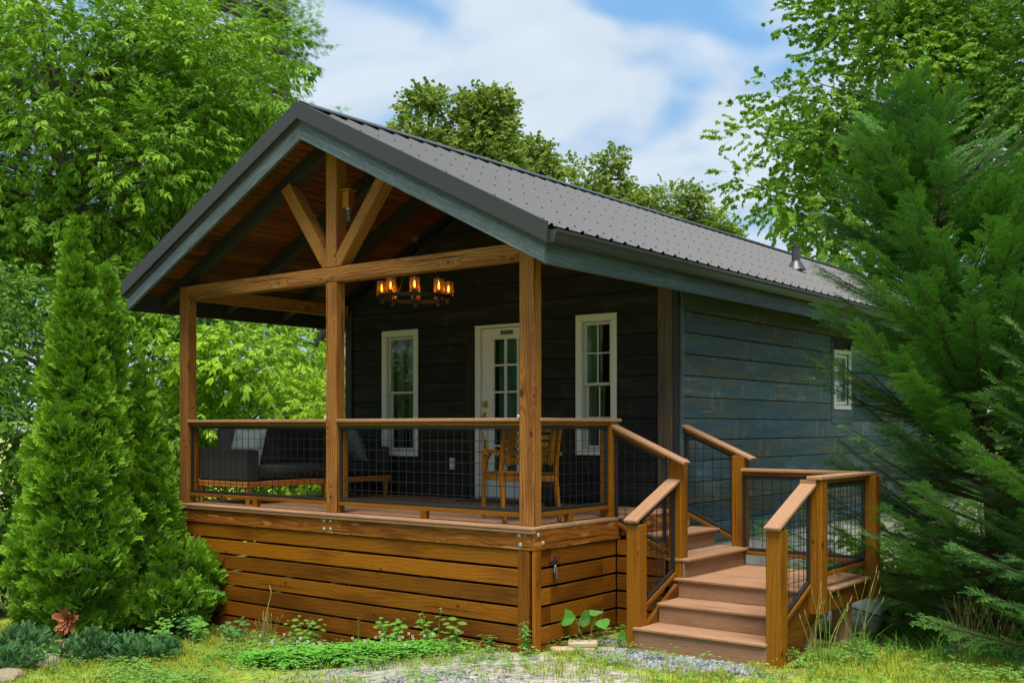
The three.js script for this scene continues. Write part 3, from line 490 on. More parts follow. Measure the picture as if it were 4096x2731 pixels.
// one railing: cap, sub rail, black framed wire panel, bottom rail; y0, y1 are the heights of the cap's top at s0, s1
function rail(parent, { axis, f, s0, s1, y0, y1 = y0, c0 = s0, c1 = s1, capW = 0.125, level = 1, blocks = [], drop = 0.84, sub = true }) {
  const sl = (y1 - y0) / (s1 - s0), Y = s => y0 + sl * (s - s0), v = 1 / Math.cos(Math.atan(sl));
  const B = (a, b, top, hgt, w, n, m, pr = parent, c) => world(pr, n, bar(at(axis, f, a, Y(a) - (top + hgt / 2) * v), at(axis, f, b, Y(b) - (top + hgt / 2) * v), w, hgt, c), m);
  B(c0, c1, 0, 0.032, capW, 'cap_rail', M.comp[2], parent, 0.006);
  B(s0, s1, 0.033, 0.036, 0.045, 'sub_rail', M.newel[0]);
  const fr = []; const F = (a, b, top, hgt) => fr.push(bar(at(axis, f, a, Y(a) - (top + hgt / 2) * v), at(axis, f, b, Y(b) - (top + hgt / 2) * v), 0.03, hgt, 0.002));
  const bot = drop - 0.032; F(s0 + 0.002, s1 - 0.002, 0.07, 0.03); F(s0 + 0.002, s1 - 0.002, bot, 0.03);
  const lo = Math.min(s0, s1), hi = Math.max(s0, s1);
  for (const s of [lo + 0.016, hi - 0.016]) fr.push(bar(at(axis, f, s, Y(s) - 0.1 * v), at(axis, f, s, Y(s) - bot * v), 0.028, 0.028, 0.002));
  const panel = world(parent, 'panel_frame', merge(fr), M.black);
  const wr = [], T = s => Y(s) - 0.1 * v, D = s => Y(s) - bot * v, r = 0.0055;
  for (let s = lo + 0.016 + 0.1; s < hi - 0.03; s += 0.1016) wr.push(bar(at(axis, f, s, D(s)), at(axis, f, s, T(s)), r, r, 0.001));
  const top = Math.max(T(lo), T(hi)), btm = Math.min(D(lo), D(hi));
  for (let y = (sl ? btm : T(lo) - 0.008) + (sl ? 0.06 : 0); sl ? y < top : y > btm + 0.02; y += (sl ? 1 : -1) * 0.1016) {
    let a = lo + 0.02, b = hi - 0.02;
    if (sl) { const sT = s0 + (y - (y0 - 0.1 * v)) / sl, sD = s0 + (y - (y0 - bot * v)) / sl; if (sl > 0) { a = Math.max(a, sT); b = Math.min(b, sD); } else { a = Math.max(a, sD); b = Math.min(b, sT); } }
    if (b - a > 0.03) wr.push(bar(at(axis, f, a, y), at(axis, f, b, y), r, r, 0.001));
  }
  world(panel, 'wire_mesh', merge(wr), M.wire);
  B(s0, s1, drop + 0.001, 0.038, 0.06, 'bottom_rail', M.newel[1]);
  for (const s of blocks) world(parent, 'block', box(...(axis === 'x' ? [s - 0.035, s + 0.035] : [f - 0.03, f + 0.03]), 0.001, Y(s) - drop - 0.04, ...(axis === 'x' ? [f - 0.03, f + 0.03] : [s - 0.035, s + 0.035]), 0.003), M.newel[1]);
}
{
  const a = thing('porch_railing', 'timber and wire railing between left porch post and middle post, before the sofa', 'railing', [-3.82, 0, -0.05], 'railings round the porch deck');
  rail(a, { axis: 'x', f: -0.052, s0: -4.988, s1: -2.656, y0: 0.957, blocks: [-3.82] });
  world(a, 'nailer', box(-4.985, -4.95, 0.12, 0.87, -0.13, -0.07, 0.003), M.newel[1]);
  const b = thing('porch_railing', 'timber and wire railing between middle porch post and right front post', 'railing', [-1.33, 0, -0.05], 'railings round the porch deck');
  rail(b, { axis: 'x', f: -0.052, s0: -2.498, s1: -0.157, y0: 0.957, blocks: [-1.33] });
  world(b, 'nailer', box(-2.495, -2.46, 0.12, 0.87, -0.13, -0.07, 0.003), M.newel[1]);
  const c = thing('porch_railing', 'timber and wire railing on the right side of the porch, ending at the stairs', 'railing', [-0.05, 0, -0.7], 'railings round the porch deck');
  rail(c, { axis: 'z', f: -0.05, s0: -1.262, s1: -0.104, y0: 0.957, c0: -1.44, blocks: [-0.62] });
  const cl = M.white; for (const x of [-2.672, -0.172]) single('rail_clip', box(x - 0.014, x + 0.014, 0.957, 0.985, -0.05, -0.004, 0.006), cl, x < -1 ? 'tiny white clip on the rail cap at the middle post' : 'tiny white clip on the rail cap at the right front post', 'clip', 'white clips on the rail caps');
}
// ================================================================ STAIRCASE
const stairs = thing('staircase', 'turning porch staircase with brown treads, landing and orange newel posts', 'staircase', [1.2, -1.1, -1.6]);
{
  const T = (x0, x1, z0, z1, y, n = 'tread') => world(stairs, n, box(x0, x1, y - 0.028, y, z0, z1, 0.006), pick(M.comp));
  const nose = (axis, a, b, f, y) => world(stairs, 'nosing', axis === 'x' ? box(a, b, y - 0.029, y + 0.0005, f - 0.03, f, 0.008) : box(f - 0.03, f, y - 0.029, y + 0.0005, a, b, 0.008), M.comp[0]);
  // upper flight comes down from the porch towards the right
  for (const [y, x0, x1] of [[-0.178, 0.10, 0.435], [-0.356, 0.42, 0.79]]) {
    const zf = -1.36, zb = -2.69, n = 2, w = (x1 - x0) / n; for (let i = 0; i < n; i++) T(x0 + i * w + 0.003, x0 + (i + 1) * w, zb, zf, y);
    world(stairs, 'riser', box(x1 - 0.075, x1 - 0.05, y - 0.178, y - 0.029, zb + 0.02, zf - 0.012, 0.003), M.comp[1]);
  }
  world(stairs, 'riser', box(0.052, 0.08, -0.178, -0.03, -2.69, -1.36, 0.003), M.rim[0]);
  // landing
  for (let i = 0; i < 10; i++) { const z1 = -1.305 - i * 0.141; T(0.66, i < 2 ? 1.937 : 2.09, Math.max(-2.74, z1 - 0.137), z1, -0.534, 'landing_board'); }
  world(stairs, 'riser', box(0.68, 1.92, -0.71, -0.563, -1.36, -1.335, 0.003), M.comp[1]);
  world(stairs, 'rim_board', box(2.02, 2.056, -0.735, -0.563, -2.72, -1.37, 0.003), M.cedar[0]);
  world(stairs, 'rim_board', box(0.66, 2.018, -0.735, -0.563, -2.74, -2.705, 0.003), M.cedar[0]);
  // lower flight comes down towards the drive
  for (const [y, zf, zb, x0, x1] of [[-0.712, -0.925, -1.34, 0.70, 1.93], [-0.892, -0.60, -1.0, 0.645, 1.905]]) {
    const n = 3, w = (zf - zb) / n; for (let i = 0; i < n; i++) T(x0, x1, zf - (i + 1) * w + 0.003, zf - i * w, y);
    world(stairs, 'riser', box(x0 + 0.01, x1 - 0.005, y - 0.179, y - 0.029, zf - 0.05, zf - 0.025, 0.003), M.comp[1]);
  }
  world(stairs, 'riser', box(0.655, 1.90, -1.15, -1.073, -0.648, -0.624, 0.003), M.comp[3]);
  for (const [x, zf] of [[0.70, -0.66], [1.955, -0.775]]) world(stairs, 'stringer', prism([[zf, -1.2], [zf, -0.93 - (zf + 0.66) * 0.528], [-1.38, -0.55], [-1.72, -0.55], [-1.72, -0.82], [-1.5, -0.82], [-0.9, -1.2]].reverse(), 0.038, {}).rotateY(-Math.PI / 2).translate(x, 0, 0), M.cedar[0]);
  // newel posts
  const N = (x0, x1, z0, z1, y0, y1, m = M.newel[0]) => world(stairs, 'newel_post', box(x0, x1, y0, y1, z0, z1, 0.007), m);
  N(-0.135, 0.0, -1.40, -1.264, 0, 0.924);
  N(0.57, 0.705, -1.505, -1.37, -0.71, 0.58);
  N(0.565, 0.70, -0.76, -0.625, -1.16, 0.01);
  N(1.89, 2.025, -0.77, -0.635, -1.2, 0.035);
  N(1.94, 2.075, -1.49, -1.355, -0.74, 0.415);
  N(2.0, 2.135, -2.65, -2.515, -0.74, 0.415, M.newel[1]);
  N(0.585, 0.72, -2.79, -2.655, -0.40, 0.58);
  // stands under the landing
  for (const [x, z] of [[1.93, -2.2], [1.87, -1.52], [0.75, -2.6], [0.75, -1.5]]) world(stairs, 'support_post', box(x - 0.07, x + 0.07, gy(x, z) - 0.12, -0.563, z - 0.07, z + 0.07, 0.006), M.comp[3]);
  // railings of the stairs
  const Rl = (lab, o) => { const g = new THREE.Group(); g.name = 'railing'; g.userData = { label: lab }; g.position.set(0, 0, 0); stairs.add(g); g.position.copy(stairs.position).negate(); const h = new THREE.Group(); const old = g.position.clone(); g.position.set(0, 0, 0); rail(g, o); g.position.copy(old); };
  Rl('sloping railing of the upper flight on the near side', { axis: 'x', f: -1.33, s0: 0.002, s1: 0.57, y0: 0.895, y1: 0.65, c0: -0.07, c1: 0.79 });
  Rl('sloping railing of the lower flight on the left', { axis: 'z', f: 0.63, s0: -0.762, s1: -1.368, y0: 0.132, y1: 0.392, c0: -0.585, c1: -1.368, capW: 0.14, drop: 0.80 });
  Rl('sloping railing of the lower flight on the right', { axis: 'z', f: 1.9625, s0: -0.772, s1: -1.353, y0: 0.145, y1: 0.402, c0: -0.59, c1: -1.353, capW: 0.145, drop: 0.80 });
  Rl('sloping railing of the upper flight along the blue wall', { axis: 'x', f: -2.72, s0: 0.012, s1: 0.583, y0: 0.9, y1: 0.655, c0: -0.005, c1: 0.80 });
  Rl('level railing at the back of the landing', { axis: 'x', f: -2.63, s0: 0.722, s1: 1.998, y0: 0.452, c1: 1.99 });
  Rl('level railing on the right of the landing', { axis: 'z', f: 2.02, s0: -2.513, s1: -1.492, y0: 0.452, c0: -2.69, c1: -1.318, capW: 0.14 });
  world(stairs, 'cap_block', box(1.89, 2.035, 0.388, 0.419, -1.353, -1.32, 0.004), M.comp[1]);
}

// ================================================================ THINGS ON THE PORCH
{ // sofa: wicker arms and back, teak base, charcoal cushions; its back to the left edge of the porch
  const o = thing('sofa', 'charcoal cushioned wicker sofa with teak base on the left of the porch', 'sofa', [-4.57, 0, -1.27]);
  const X0 = -5.02, X1 = -4.09, Z0 = -2.42, Z1 = -0.14;
  const wk = (n) => { const rel = new Float32Array(256 * 256); const map = tex(256, 256, (u, v, i, j) => { const a = u * 24, b = v * 40, row = Math.floor(b), ph = (row % 2) * 0.5, s = Math.sin((a + ph) * Math.PI * 2) * 0.5 + 0.5, t = Math.sin((b % 1) * Math.PI); const h = t * (0.35 + 0.65 * s); rel[j * 256 + i] = h; const c = 16 + 44 * h + 8 * vn(u * 60, v * 60, 60, 60, 3); return [c, c * 0.98, c]; }); const bump = tex(256, 256, (u, v, i, j) => { const q = 255 * rel[j * 256 + i]; return [q, q, q]; }, false); map.repeat.set(6, 6); bump.repeat.set(6, 6); return std({ map, bumpMap: bump, bumpScale: 0.006, roughness: 0.5 }); };
  const wicker = wk(), cush = std({ color: lin(0.021, 0.021, 0.022), roughness: 0.9 });
  { const W = 128, ft = tex(W, W, (u, v) => { const a = 0.75 + 0.25 * vn(u * 128, v * 128, 128, 128, 9) + 0.1 * Math.sin(u * 402) * Math.sin(v * 402); return [255 * a, 255 * a, 255 * a]; }); ft.repeat.set(10, 10); cush.map = ft; cush.bumpMap = ft; cush.bumpScale = 0.002; }
  const teak = tones(postT, 0.55, 0.001, [[0.8, 0.66, 0.5]])[0];
  world(o, 'arm', box(X0, X1, 0.265, 0.625, Z1 - 0.18, Z1, 0.018), wicker); world(o, 'arm', box(X0, X1, 0.265, 0.625, Z0, Z0 + 0.18, 0.018), wicker);
  world(o, 'back', box(X0, X0 + 0.09, 0.266, 0.60, Z0 + 0.181, Z1 - 0.181, 0.015), wicker);
  world(o, 'base_rail', box(X1 - 0.045, X1 + 0.003, 0.195, 0.262, Z0, Z1 - 0.05, 0.004), teak); world(o, 'base_rail', box(X0, X1 + 0.004, 0.195, 0.262, Z1 - 0.048, Z1 + 0.003, 0.004), teak);
  world(o, 'base_rail', box(X0, X1 - 0.047, 0.196, 0.262, Z0, Z0 + 0.045, 0.004), teak); world(o, 'base_rail', box(X0, X0 + 0.045, 0.196, 0.262, Z0 + 0.047, Z1 - 0.05, 0.004), teak);
  world(o, 'seat_deck', box(X0 + 0.09, X1 - 0.05, 0.23, 0.27, Z0 + 0.18, Z1 - 0.18, 0.003), M.black);
  for (const [x, z] of [[X0 + 0.04, Z1 - 0.045], [X1 - 0.04, Z1 - 0.045], [X1 - 0.04, -1.34], [X1 - 0.04, Z0 + 0.05], [X0 + 0.04, Z0 + 0.05]]) world(o, 'leg', new THREE.CylinderGeometry(0.045, 0.028, 0.195, 4, 1).rotateY(Math.PI / 4).translate(x, 0.0975, z), teak);
  const pad = (w, h, d, sag = 0.02) => { const g = new THREE.BoxGeometry(w, h, d, 10, 4, 10), P = g.attributes.position; for (let i = 0; i < P.count; i++) { let x = P.getX(i) / w * 2, y = P.getY(i) / h * 2, z = P.getZ(i) / d * 2; const e = (1 - Math.pow(Math.abs(x), 5)) * (1 - Math.pow(Math.abs(z), 5)), b = 0.74 + 0.26 * Math.sqrt(Math.max(0, e)); const k = 1 - 0.05 * Math.pow(Math.abs(y), 3); P.setXYZ(i, x * w / 2 * k, y * h / 2 * b + sag * 0.3 * Math.sin(x * 3 + z * 5) * Math.max(0, y), z * d / 2 * k); } g.computeVertexNormals(); return plain(g); };
  for (let i = 0; i < 3; i++) {
    const z = Z1 - 0.185 - (i + 0.5) * 0.636; world(o, 'seat_cushion', pad(0.80, 0.17, 0.63).translate(-4.495, 0.35, z), cush);
    world(o, 'back_cushion', pad(0.46, 0.18, 0.62, 0.03).rotateZ(Math.PI / 2 + 0.2).translate(-4.80, 0.63, z), cush);
  }
  const pillow = (w, d) => { const g = new THREE.BoxGeometry(w, w, d, 12, 12, 2), P = g.attributes.position; for (let i = 0; i < P.count; i++) { const x = P.getX(i) / w * 2, y = P.getY(i) / w * 2, s = Math.sign(P.getZ(i)); const e = Math.pow(Math.max(0, (1 - x * x) * (1 - y * y)), 0.38), pin = 1 - 0.09 * (1 - Math.abs(x * y)) * Math.max(x * x, y * y); P.setXYZ(i, x * w / 2 * pin, y * w / 2 * pin, s * (d / 2 * e + 0.004) * (P.getZ(i) ? 1 : 0)); } g.computeVertexNormals(); return plain(g); };
  const pm = std({ color: lin(0.11, 0.15, 0.135), roughness: 0.75 }); { const W = 128, ft = tex(W, W, (u, v) => { const a = 0.82 + 0.25 * fbm(u * 10, v * 30, 10, 30, 3, 4); return [255 * a, 255 * a, 255 * a]; }); pm.map = ft; pm.bumpMap = ft; pm.bumpScale = 0.004; }
  const pl = (label, x, y, z, rx, ry) => { const g = thing('throw_pillow', label, 'pillow', [x, y, z], 'sage green throw pillows on the sofa', ry); const m = local(g, 'cover', pillow(0.46, 0.17).rotateX(rx), pm); local(g, 'piping', tube(Array.from({ length: 33 }, (_, i) => { const t = i / 32 * Math.PI * 2, c = Math.cos(t), s = Math.sin(t), k = 0.222 / Math.max(Math.abs(c), Math.abs(s)); return [c * k * 0.98, s * k * 0.98, 0]; }), new Array(33).fill(0.005), 5).rotateX(rx), pm); };
  pl('sage green throw pillow leaning on the near arm of the sofa', -4.50, 0.645, -0.47, -0.35, 0.25);
  pl('sage green throw pillow leaning on the far arm of the sofa', -4.42, 0.64, -2.10, 0.38, -0.35);
}
{ // slatted armchair seen from behind
  const c = thing('slatted_armchair', 'orange stained wooden slatted armchair turned towards the door', 'armchair', [-0.53, 0, -0.52], undefined, -2.13);
  const wood = tones(cedarT, 0.4, 0.0006, [[0.72, 0.74, 0.8], [0.62, 0.64, 0.66]]);
  const side = (pts, t = 0.032) => { const cv = new THREE.CatmullRomCurve3(pts.map(p => v3(p[0], p[1], 0))).getPoints(18); const L = [], Rr = []; cv.forEach((p, i) => { const a = cv[Math.max(0, i - 1)], b = cv[Math.min(cv.length - 1, i + 1)], d = b.clone().sub(a).normalize(), f = i / (cv.length - 1) * (pts.length - 1), k = Math.min(pts.length - 2, Math.floor(f)), w = lerp(pts[k][2], pts[k + 1][2], f - k) / 2; L.push([p.x - d.y * w, p.y + d.x * w]); Rr.push([p.x + d.y * w, p.y - d.x * w]); }); return prism([...L, ...Rr.reverse()].reverse(), t, { bevel: 0.004, ang: 1.5 }).rotateY(-Math.PI / 2).translate(t / 2, 0, 0); };   // outline (z, y) turned into the side plane
  for (const s of [-1, 1]) {
    local(c, 'rear_leg', side([[-0.30, 0.0, 0.04], [-0.235, 0.25, 0.052], [-0.205, 0.44, 0.06], [-0.245, 0.70, 0.056], [-0.345, 0.945, 0.04]]).translate(s * 0.27, 0, 0), wood[0]);
    local(c, 'front_leg', side([[0.27, 0.0, 0.036], [0.25, 0.3, 0.046], [0.235, 0.62, 0.05]]).translate(s * 0.285, 0, 0), wood[0]);
    local(c, 'armrest', side([[-0.24, 0.625, 0.03], [0.05, 0.655, 0.028], [0.31, 0.64, 0.028]], 0.07).translate(s * 0.285, 0, 0), wood[0]);
    local(c, 'arm_bracket', side([[0.22, 0.46, 0.03], [0.17, 0.56, 0.034], [0.06, 0.63, 0.04]], 0.028).translate(s * 0.285, 0, 0), wood[1]);
    local(c, 'side_rail', chamf(0.026, 0.06, 0.48, 0.004).translate(s * 0.262, 0.405, 0.01), wood[1]);
  }
  local(c, 'front_rail', chamf(0.50, 0.06, 0.026, 0.004).translate(0, 0.405, 0.235), wood[1]); local(c, 'rear_rail', chamf(0.50, 0.055, 0.026, 0.004).translate(0, 0.40, -0.205), wood[1]);
  for (let i = 0; i < 8; i++) local(c, 'seat_slat', chamf(0.55, 0.014, 0.05, 0.004).translate(0, 0.444 - 0.012 * Math.sin(i / 7 * Math.PI), 0.225 - i * 0.058), wood[i % 2]);
  const bz = y => -0.212 - 0.05 * sm(0.45, 0.72, y) - 0.085 * sm(0.68, 0.96, y);
  for (const s of [-1, 1]) local(c, 'back_stile', bar([s * 0.205, 0.52, bz(0.52)], [s * 0.205, 0.95, bz(0.95)], 0.055, 0.02, 0.004, v3(0, 0, 1)), wood[1]);
  for (let i = 0; i < 6; i++) { const y = 0.565 + i * 0.072; local(c, 'back_slat', chamf(0.50, i === 0 || i === 5 ? 0.058 : 0.05, 0.014, 0.004).rotateX(-0.18).translate(0, y, bz(y) + 0.014), wood[i % 2]); }
}
{ // hoop chandelier with eight glass shades
  const o = thing('chandelier', 'black hoop chandelier with eight amber glass shades hanging in the porch', 'chandelier', [XM, 2.31, -1.26]);
  const R = 0.40, pts = []; 
  local(o, 'hoop', merge([new THREE.CylinderGeometry(R + 0.015, R + 0.015, 0.04, 64, 1, true), new THREE.CylinderGeometry(R - 0.015, R - 0.015, 0.04, 64, 1, true), new THREE.RingGeometry(R - 0.015, R + 0.015, 64, 1).rotateX(-Math.PI / 2).translate(0, 0.02, 0), new THREE.RingGeometry(R - 0.015, R + 0.015, 64, 1).rotateX(Math.PI / 2).translate(0, -0.02, 0)]), M.black);
  const shadeM = new THREE.MeshPhysicalMaterial({ color: lin(0.80, 0.52, 0.20), transmission: 0.93, thickness: 0, roughness: 0.05, ior: 1.6 }), bulbM = new THREE.MeshPhysicalMaterial({ color: lin(0.95, 0.8, 0.5), transmission: 1, thickness: 0, roughness: 0.03, ior: 1.45 });
  const fil = std({ color: lin(0.3, 0.15, 0.03), emissive: new THREE.Color(1, 0.5, 0.1), emissiveIntensity: 6 });
  for (let i = 0; i < 8; i++) {
    const a = 0.66 + 0.07 + i * Math.PI / 4, x = Math.sin(a) * (R - 0.03), z = Math.cos(a) * (R - 0.03);
    const h = local(o, 'lamp_holder', merge([new THREE.CylinderGeometry(0.062, 0.062, 0.008, 24).translate(x, 0.005, z), new THREE.CylinderGeometry(0.022, 0.026, 0.055, 14).translate(x, 0.03, z), new THREE.CylinderGeometry(0.02, 0.028, 0.05, 14).translate(x, -0.04, z)]), M.black);
    local(h, 'glass_shade', merge([new THREE.CylinderGeometry(0.056, 0.056, 0.17, 28, 1, true).translate(x, 0.095, z), new THREE.TorusGeometry(0.056, 0.003, 6, 28).rotateX(Math.PI / 2).translate(x, 0.18, z)]), shadeM);
    local(h, 'bulb', new THREE.LatheGeometry([[0.012, 0], [0.016, 0.02], [0.026, 0.05], [0.024, 0.075], [0.012, 0.098], [0.001, 0.104]].map(p => new THREE.Vector2(...p)), 16).translate(x, 0.055, z), bulbM);
    const fl = []; for (let k = 0; k < 4; k++) { const t = k * Math.PI / 2; fl.push(tube([[x, 0.065, z], [x + 0.011 * Math.cos(t), 0.09, z + 0.011 * Math.sin(t)], [x + 0.006 * Math.cos(t), 0.14, z + 0.006 * Math.sin(t)]], [0.0016, 0.0016, 0.0016], 5, 6)); }
    local(h, 'filament', merge(fl), fil);
    const pl = new THREE.PointLight(new THREE.Color(1, 0.58, 0.2), 0.018, 6, 2); pl.position.set(XM + x, 2.31 + 0.11, -1.26 + z); pl.castShadow = true; pl.shadow.radius = 0.6; scene.add(pl);
  }
  for (let i = 0; i < 3; i++) { const a = 0.3 + i * 2.094; local(o, 'rod', tube([[Math.sin(a) * R, 0.01, Math.cos(a) * R], [0, 0.64, 0]], [0.004, 0.004], 6), M.black); }
  local(o, 'hub', new THREE.CylinderGeometry(0.05, 0.03, 0.04, 16).translate(0, 0.65, 0), M.black);
  local(o, 'chain', tube([[0, 0.66, 0], [0.004, 1.0, 0.003], [0, 1.37, 0]], [0.006, 0.006, 0.006], 6, 8), M.black);
}
{ // carpenter bee trap: a wooden block with a jar, behind the king post
  const o = thing('bee_trap', 'small wooden bee trap with glass jar hanging beside the king post', 'bee trap', [-2.425, 3.03, -0.1]);
  const wd = tones(cedarT, 0.6, 0.001, [[0.7, 0.75, 1.0]])[0];
  local(o, 'box', chamf(0.09, 0.17, 0.09, 0.004).translate(0, 0.16, 0), wd); local(o, 'lid', chamf(0.135, 0.018, 0.12, 0.003).rotateZ(-0.04).translate(0, 0.256, 0), wd);
  local(o, 'jar', new THREE.LatheGeometry([[0.026, 0.075], [0.027, 0.06], [0.034, 0.045], [0.034, -0.055], [0.03, -0.065], [0, -0.066]].map(p => new THREE.Vector2(...p)), 20), new THREE.MeshPhysicalMaterial({ color: lin(0.9, 0.92, 0.9), transmission: 1, thickness: 0, roughness: 0.03, ior: 1.5 }));
  local(o, 'jar_collar', new THREE.CylinderGeometry(0.03, 0.03, 0.016, 18).translate(0, 0.07, 0), M.steel);
  local(o, 'hanger', chamf(0.03, 0.02, 0.03, 0.003).translate(-0.06, 0.2, 0), M.black);
}
{ // coir mat, outlet cover, small black bin
  const mt = tex(256, 128, (u, v) => { const n = vn(u * 200, v * 100, 200, 100, 3), b = Math.abs(Math.sin(u * 40 + Math.sin(v * 12) * 2)); const e = Math.min(u, 1 - u) < 0.05 || Math.min(v, 1 - v) < 0.09; return mix3(e ? [40, 30, 22] : [126, 86, 46], [70, 44, 22], 0.6 * n + 0.35 * b * (e ? 0 : 1)); });
  single('door_mat', new THREE.BoxGeometry(0.86, 0.016, 0.44).translate(-2.28, 0.0095, -2.33), std({ map: mt, roughness: 1 }), 'brown coir mat on the deck before the white door', 'door mat');
  const p = thing('outlet_cover', 'grey weatherproof outlet cover on the dark wall left of the door', 'outlet', [-3.2, 0.42, WZ + 0.012]);
  local(p, 'plate', chamf(0.085, 0.15, 0.018, 0.005), M.sash); local(p, 'flap', chamf(0.055, 0.055, 0.012, 0.004).translate(0, -0.03, 0.014), M.white); local(p, 'switch', chamf(0.04, 0.03, 0.01, 0.003).translate(0, 0.045, 0.012), M.white);
  const b = thing('waste_bin', 'small black bin standing behind the slatted armchair', 'bin', [-1.36, 0, -2.14]);
  local(b, 'body', new THREE.LatheGeometry([[0, 0.004], [0.075, 0.004], [0.09, 0.27], [0.094, 0.28], [0.088, 0.285], [0.082, 0.27]].map(q => new THREE.Vector2(...q)), 24), M.black); local(b, 'rim', new THREE.TorusGeometry(0.091, 0.004, 6, 24).rotateX(Math.PI / 2).translate(0, 0.28, 0), M.steel);
}
// ================================================================ THINGS IN THE YARD
{ // propane tank behind the landing
  const y = gy(0.9, -4.6) + 0.36, o = thing('propane_tank', 'grey propane tank lying in the grass behind the landing', 'propane tank', [0.62, y - 0.36, -4.55]);
  const tm = std({ color: lin(0.27, 0.30, 0.31), roughness: 0.4 });
  local(o, 'vessel', new THREE.LatheGeometry([[0.001, -0.86], [0.12, -0.845], [0.21, -0.80], [0.27, -0.72], [0.29, -0.62], [0.29, 0.62], [0.27, 0.72], [0.21, 0.80], [0.12, 0.845], [0.001, 0.86]].map(q => new THREE.Vector2(...q)), 36).rotateZ(-Math.PI / 2).translate(0, 0.38, 0), tm);
  for (const x of [-0.5, 0.5]) local(o, 'foot', chamf(0.08, 0.14, 0.46, 0.01).translate(x, 0.05, 0), tm);
  local(o, 'valve_dome', new THREE.LatheGeometry([[0.12, 0], [0.12, 0.12], [0.09, 0.17], [0.001, 0.185]].map(q => new THREE.Vector2(...q)), 20).translate(0, 0.65, 0), tm);
  for (const x of [-0.3, 0.35]) local(o, 'band', new THREE.TorusGeometry(0.293, 0.008, 6, 36).rotateY(Math.PI / 2).translate(x, 0.38, 0), M.black);
}
{ // meter box on the foundation
  const o = thing('meter_box', 'dark utility box on the pale foundation behind the landing', 'utility box', [-0.04, -0.9, -6.6]);
  local(o, 'case', chamf(0.12, 0.42, 0.26, 0.01).translate(0.07, 0.05, 0), std({ color: lin(0.09, 0.1, 0.1), roughness: 0.5 })); local(o, 'dial', new THREE.CylinderGeometry(0.075, 0.075, 0.06, 20).rotateZ(Math.PI / 2).translate(0.15, 0.14, 0), M.steel); local(o, 'conduit', tube([[0.06, 0.26, 0.06], [0.06, 0.7, 0.06]], [0.02, 0.02], 10), M.gutter);
}
{ // low shed roof of pale metal beyond the porch
  const o = thing('shed', 'low shed with pale ribbed metal roof beyond the left side of the porch', 'shed', [-8.0, -1.7, -5.6]);
  local(o, 'walls', chamf(1.9, 1.0, 1.5, 0.01).translate(0, 0.5, 0), M.cedar[0]);
  for (let i = 0; i < 9; i++) local(o, 'roof_sheet', merge([chamf(0.235, 0.01, 1.9, 0.002), chamf(0.035, 0.03, 1.9, 0.006).translate(0.1, 0.012, 0)]).rotateX(0.28).translate(-0.94 + i * 0.236, 1.28, 0), std({ color: lin(0.45, 0.47, 0.48), roughness: 0.35, metalness: 0.4 }));
}
{ // loose pavers and a brick at the skirt corner, stones at the left bed
  const pv = tex(128, 128, (u, v) => { const n = fbm(u * 20, v * 20, 20, 20, 4, 5); return mix3([150, 132, 104], [196, 178, 146], n); }), pm = std({ map: pv, bumpMap: pv, bumpScale: 0.01, roughness: 0.95 });
  const slab = (label, x, z, w, h, d, ry, y = 0, m = pm, tilt = 0) => single('paver', chamf(w, h, d, 0.012).rotateZ(tilt).rotateY(ry).translate(x, gy(x, z) + h / 2 - 0.01 + y, z), m, label, 'paver', 'loose pavers by the skirt corner');
  slab('tan paver lying nearest the skirt corner trim', 0.20, -0.16, 0.20, 0.06, 0.13, 0.75);
  slab('tan paver lying flat in the middle under the stacked one', 0.32, -0.30, 0.22, 0.055, 0.13, 0.7);
  slab('mossy paver stacked on top of the tan one under the round leaves', 0.30, -0.33, 0.26, 0.05, 0.14, 0.62, 0.052);
  slab('tan paver half buried beside the left stair newel', 0.46, -0.46, 0.16, 0.05, 0.12, 0.6, -0.01);
  const rockM = std({ map: pv, bumpMap: pv, bumpScale: 0.02, roughness: 0.95, color: lin(0.62, 0.64, 0.66) });
  const rock = (label, x, z, r, sy, seed) => { const g = new THREE.IcosahedronGeometry(r, 2), P = g.attributes.position, q = rng(seed), ph = [q() * 9, q() * 9, q() * 9]; for (let i = 0; i < P.count; i++) { const a = v3(P.getX(i), P.getY(i), P.getZ(i)), n = a.clone().normalize(), k = 0.82 + 0.3 * vn(n.x * 2.2 + 20 + ph[0], n.y * 2.2 + n.z * 2.2 + 20 + ph[1], 99, 99, seed); P.setXYZ(i, a.x * k * 1.2, a.y * k * sy, a.z * k); } g.computeVertexNormals(); single('rock', plain(g).translate(x, gy(x, z) + r * sy * 0.35, z), rockM, label, 'rock', 'rocks edging the left bed'); };
  rock('grey flat rock in the juniper at the far left', -4.02, 2.33, 0.17, 0.55, 2); rock('pale rock beside the orange brick in the left bed', -4.2, 2.0, 0.15, 0.7, 5); rock('weathered block at the bottom left corner of the picture', -3.72, 2.78, 0.14, 0.5, 8); rock('white stone on the gravel at the foot of the stairs', 1.62, -0.52, 0.035, 0.8, 11);
  single('brick', chamf(0.2, 0.065, 0.1, 0.006).rotateZ(0.12).rotateY(0.5).translate(-4.3, gy(-4.3, 1.95) + 0.13, 1.95), std({ color: lin(0.42, 0.15, 0.06), roughness: 0.9 }), 'orange clay brick leaning on the pale rock in the left bed', 'brick');
}

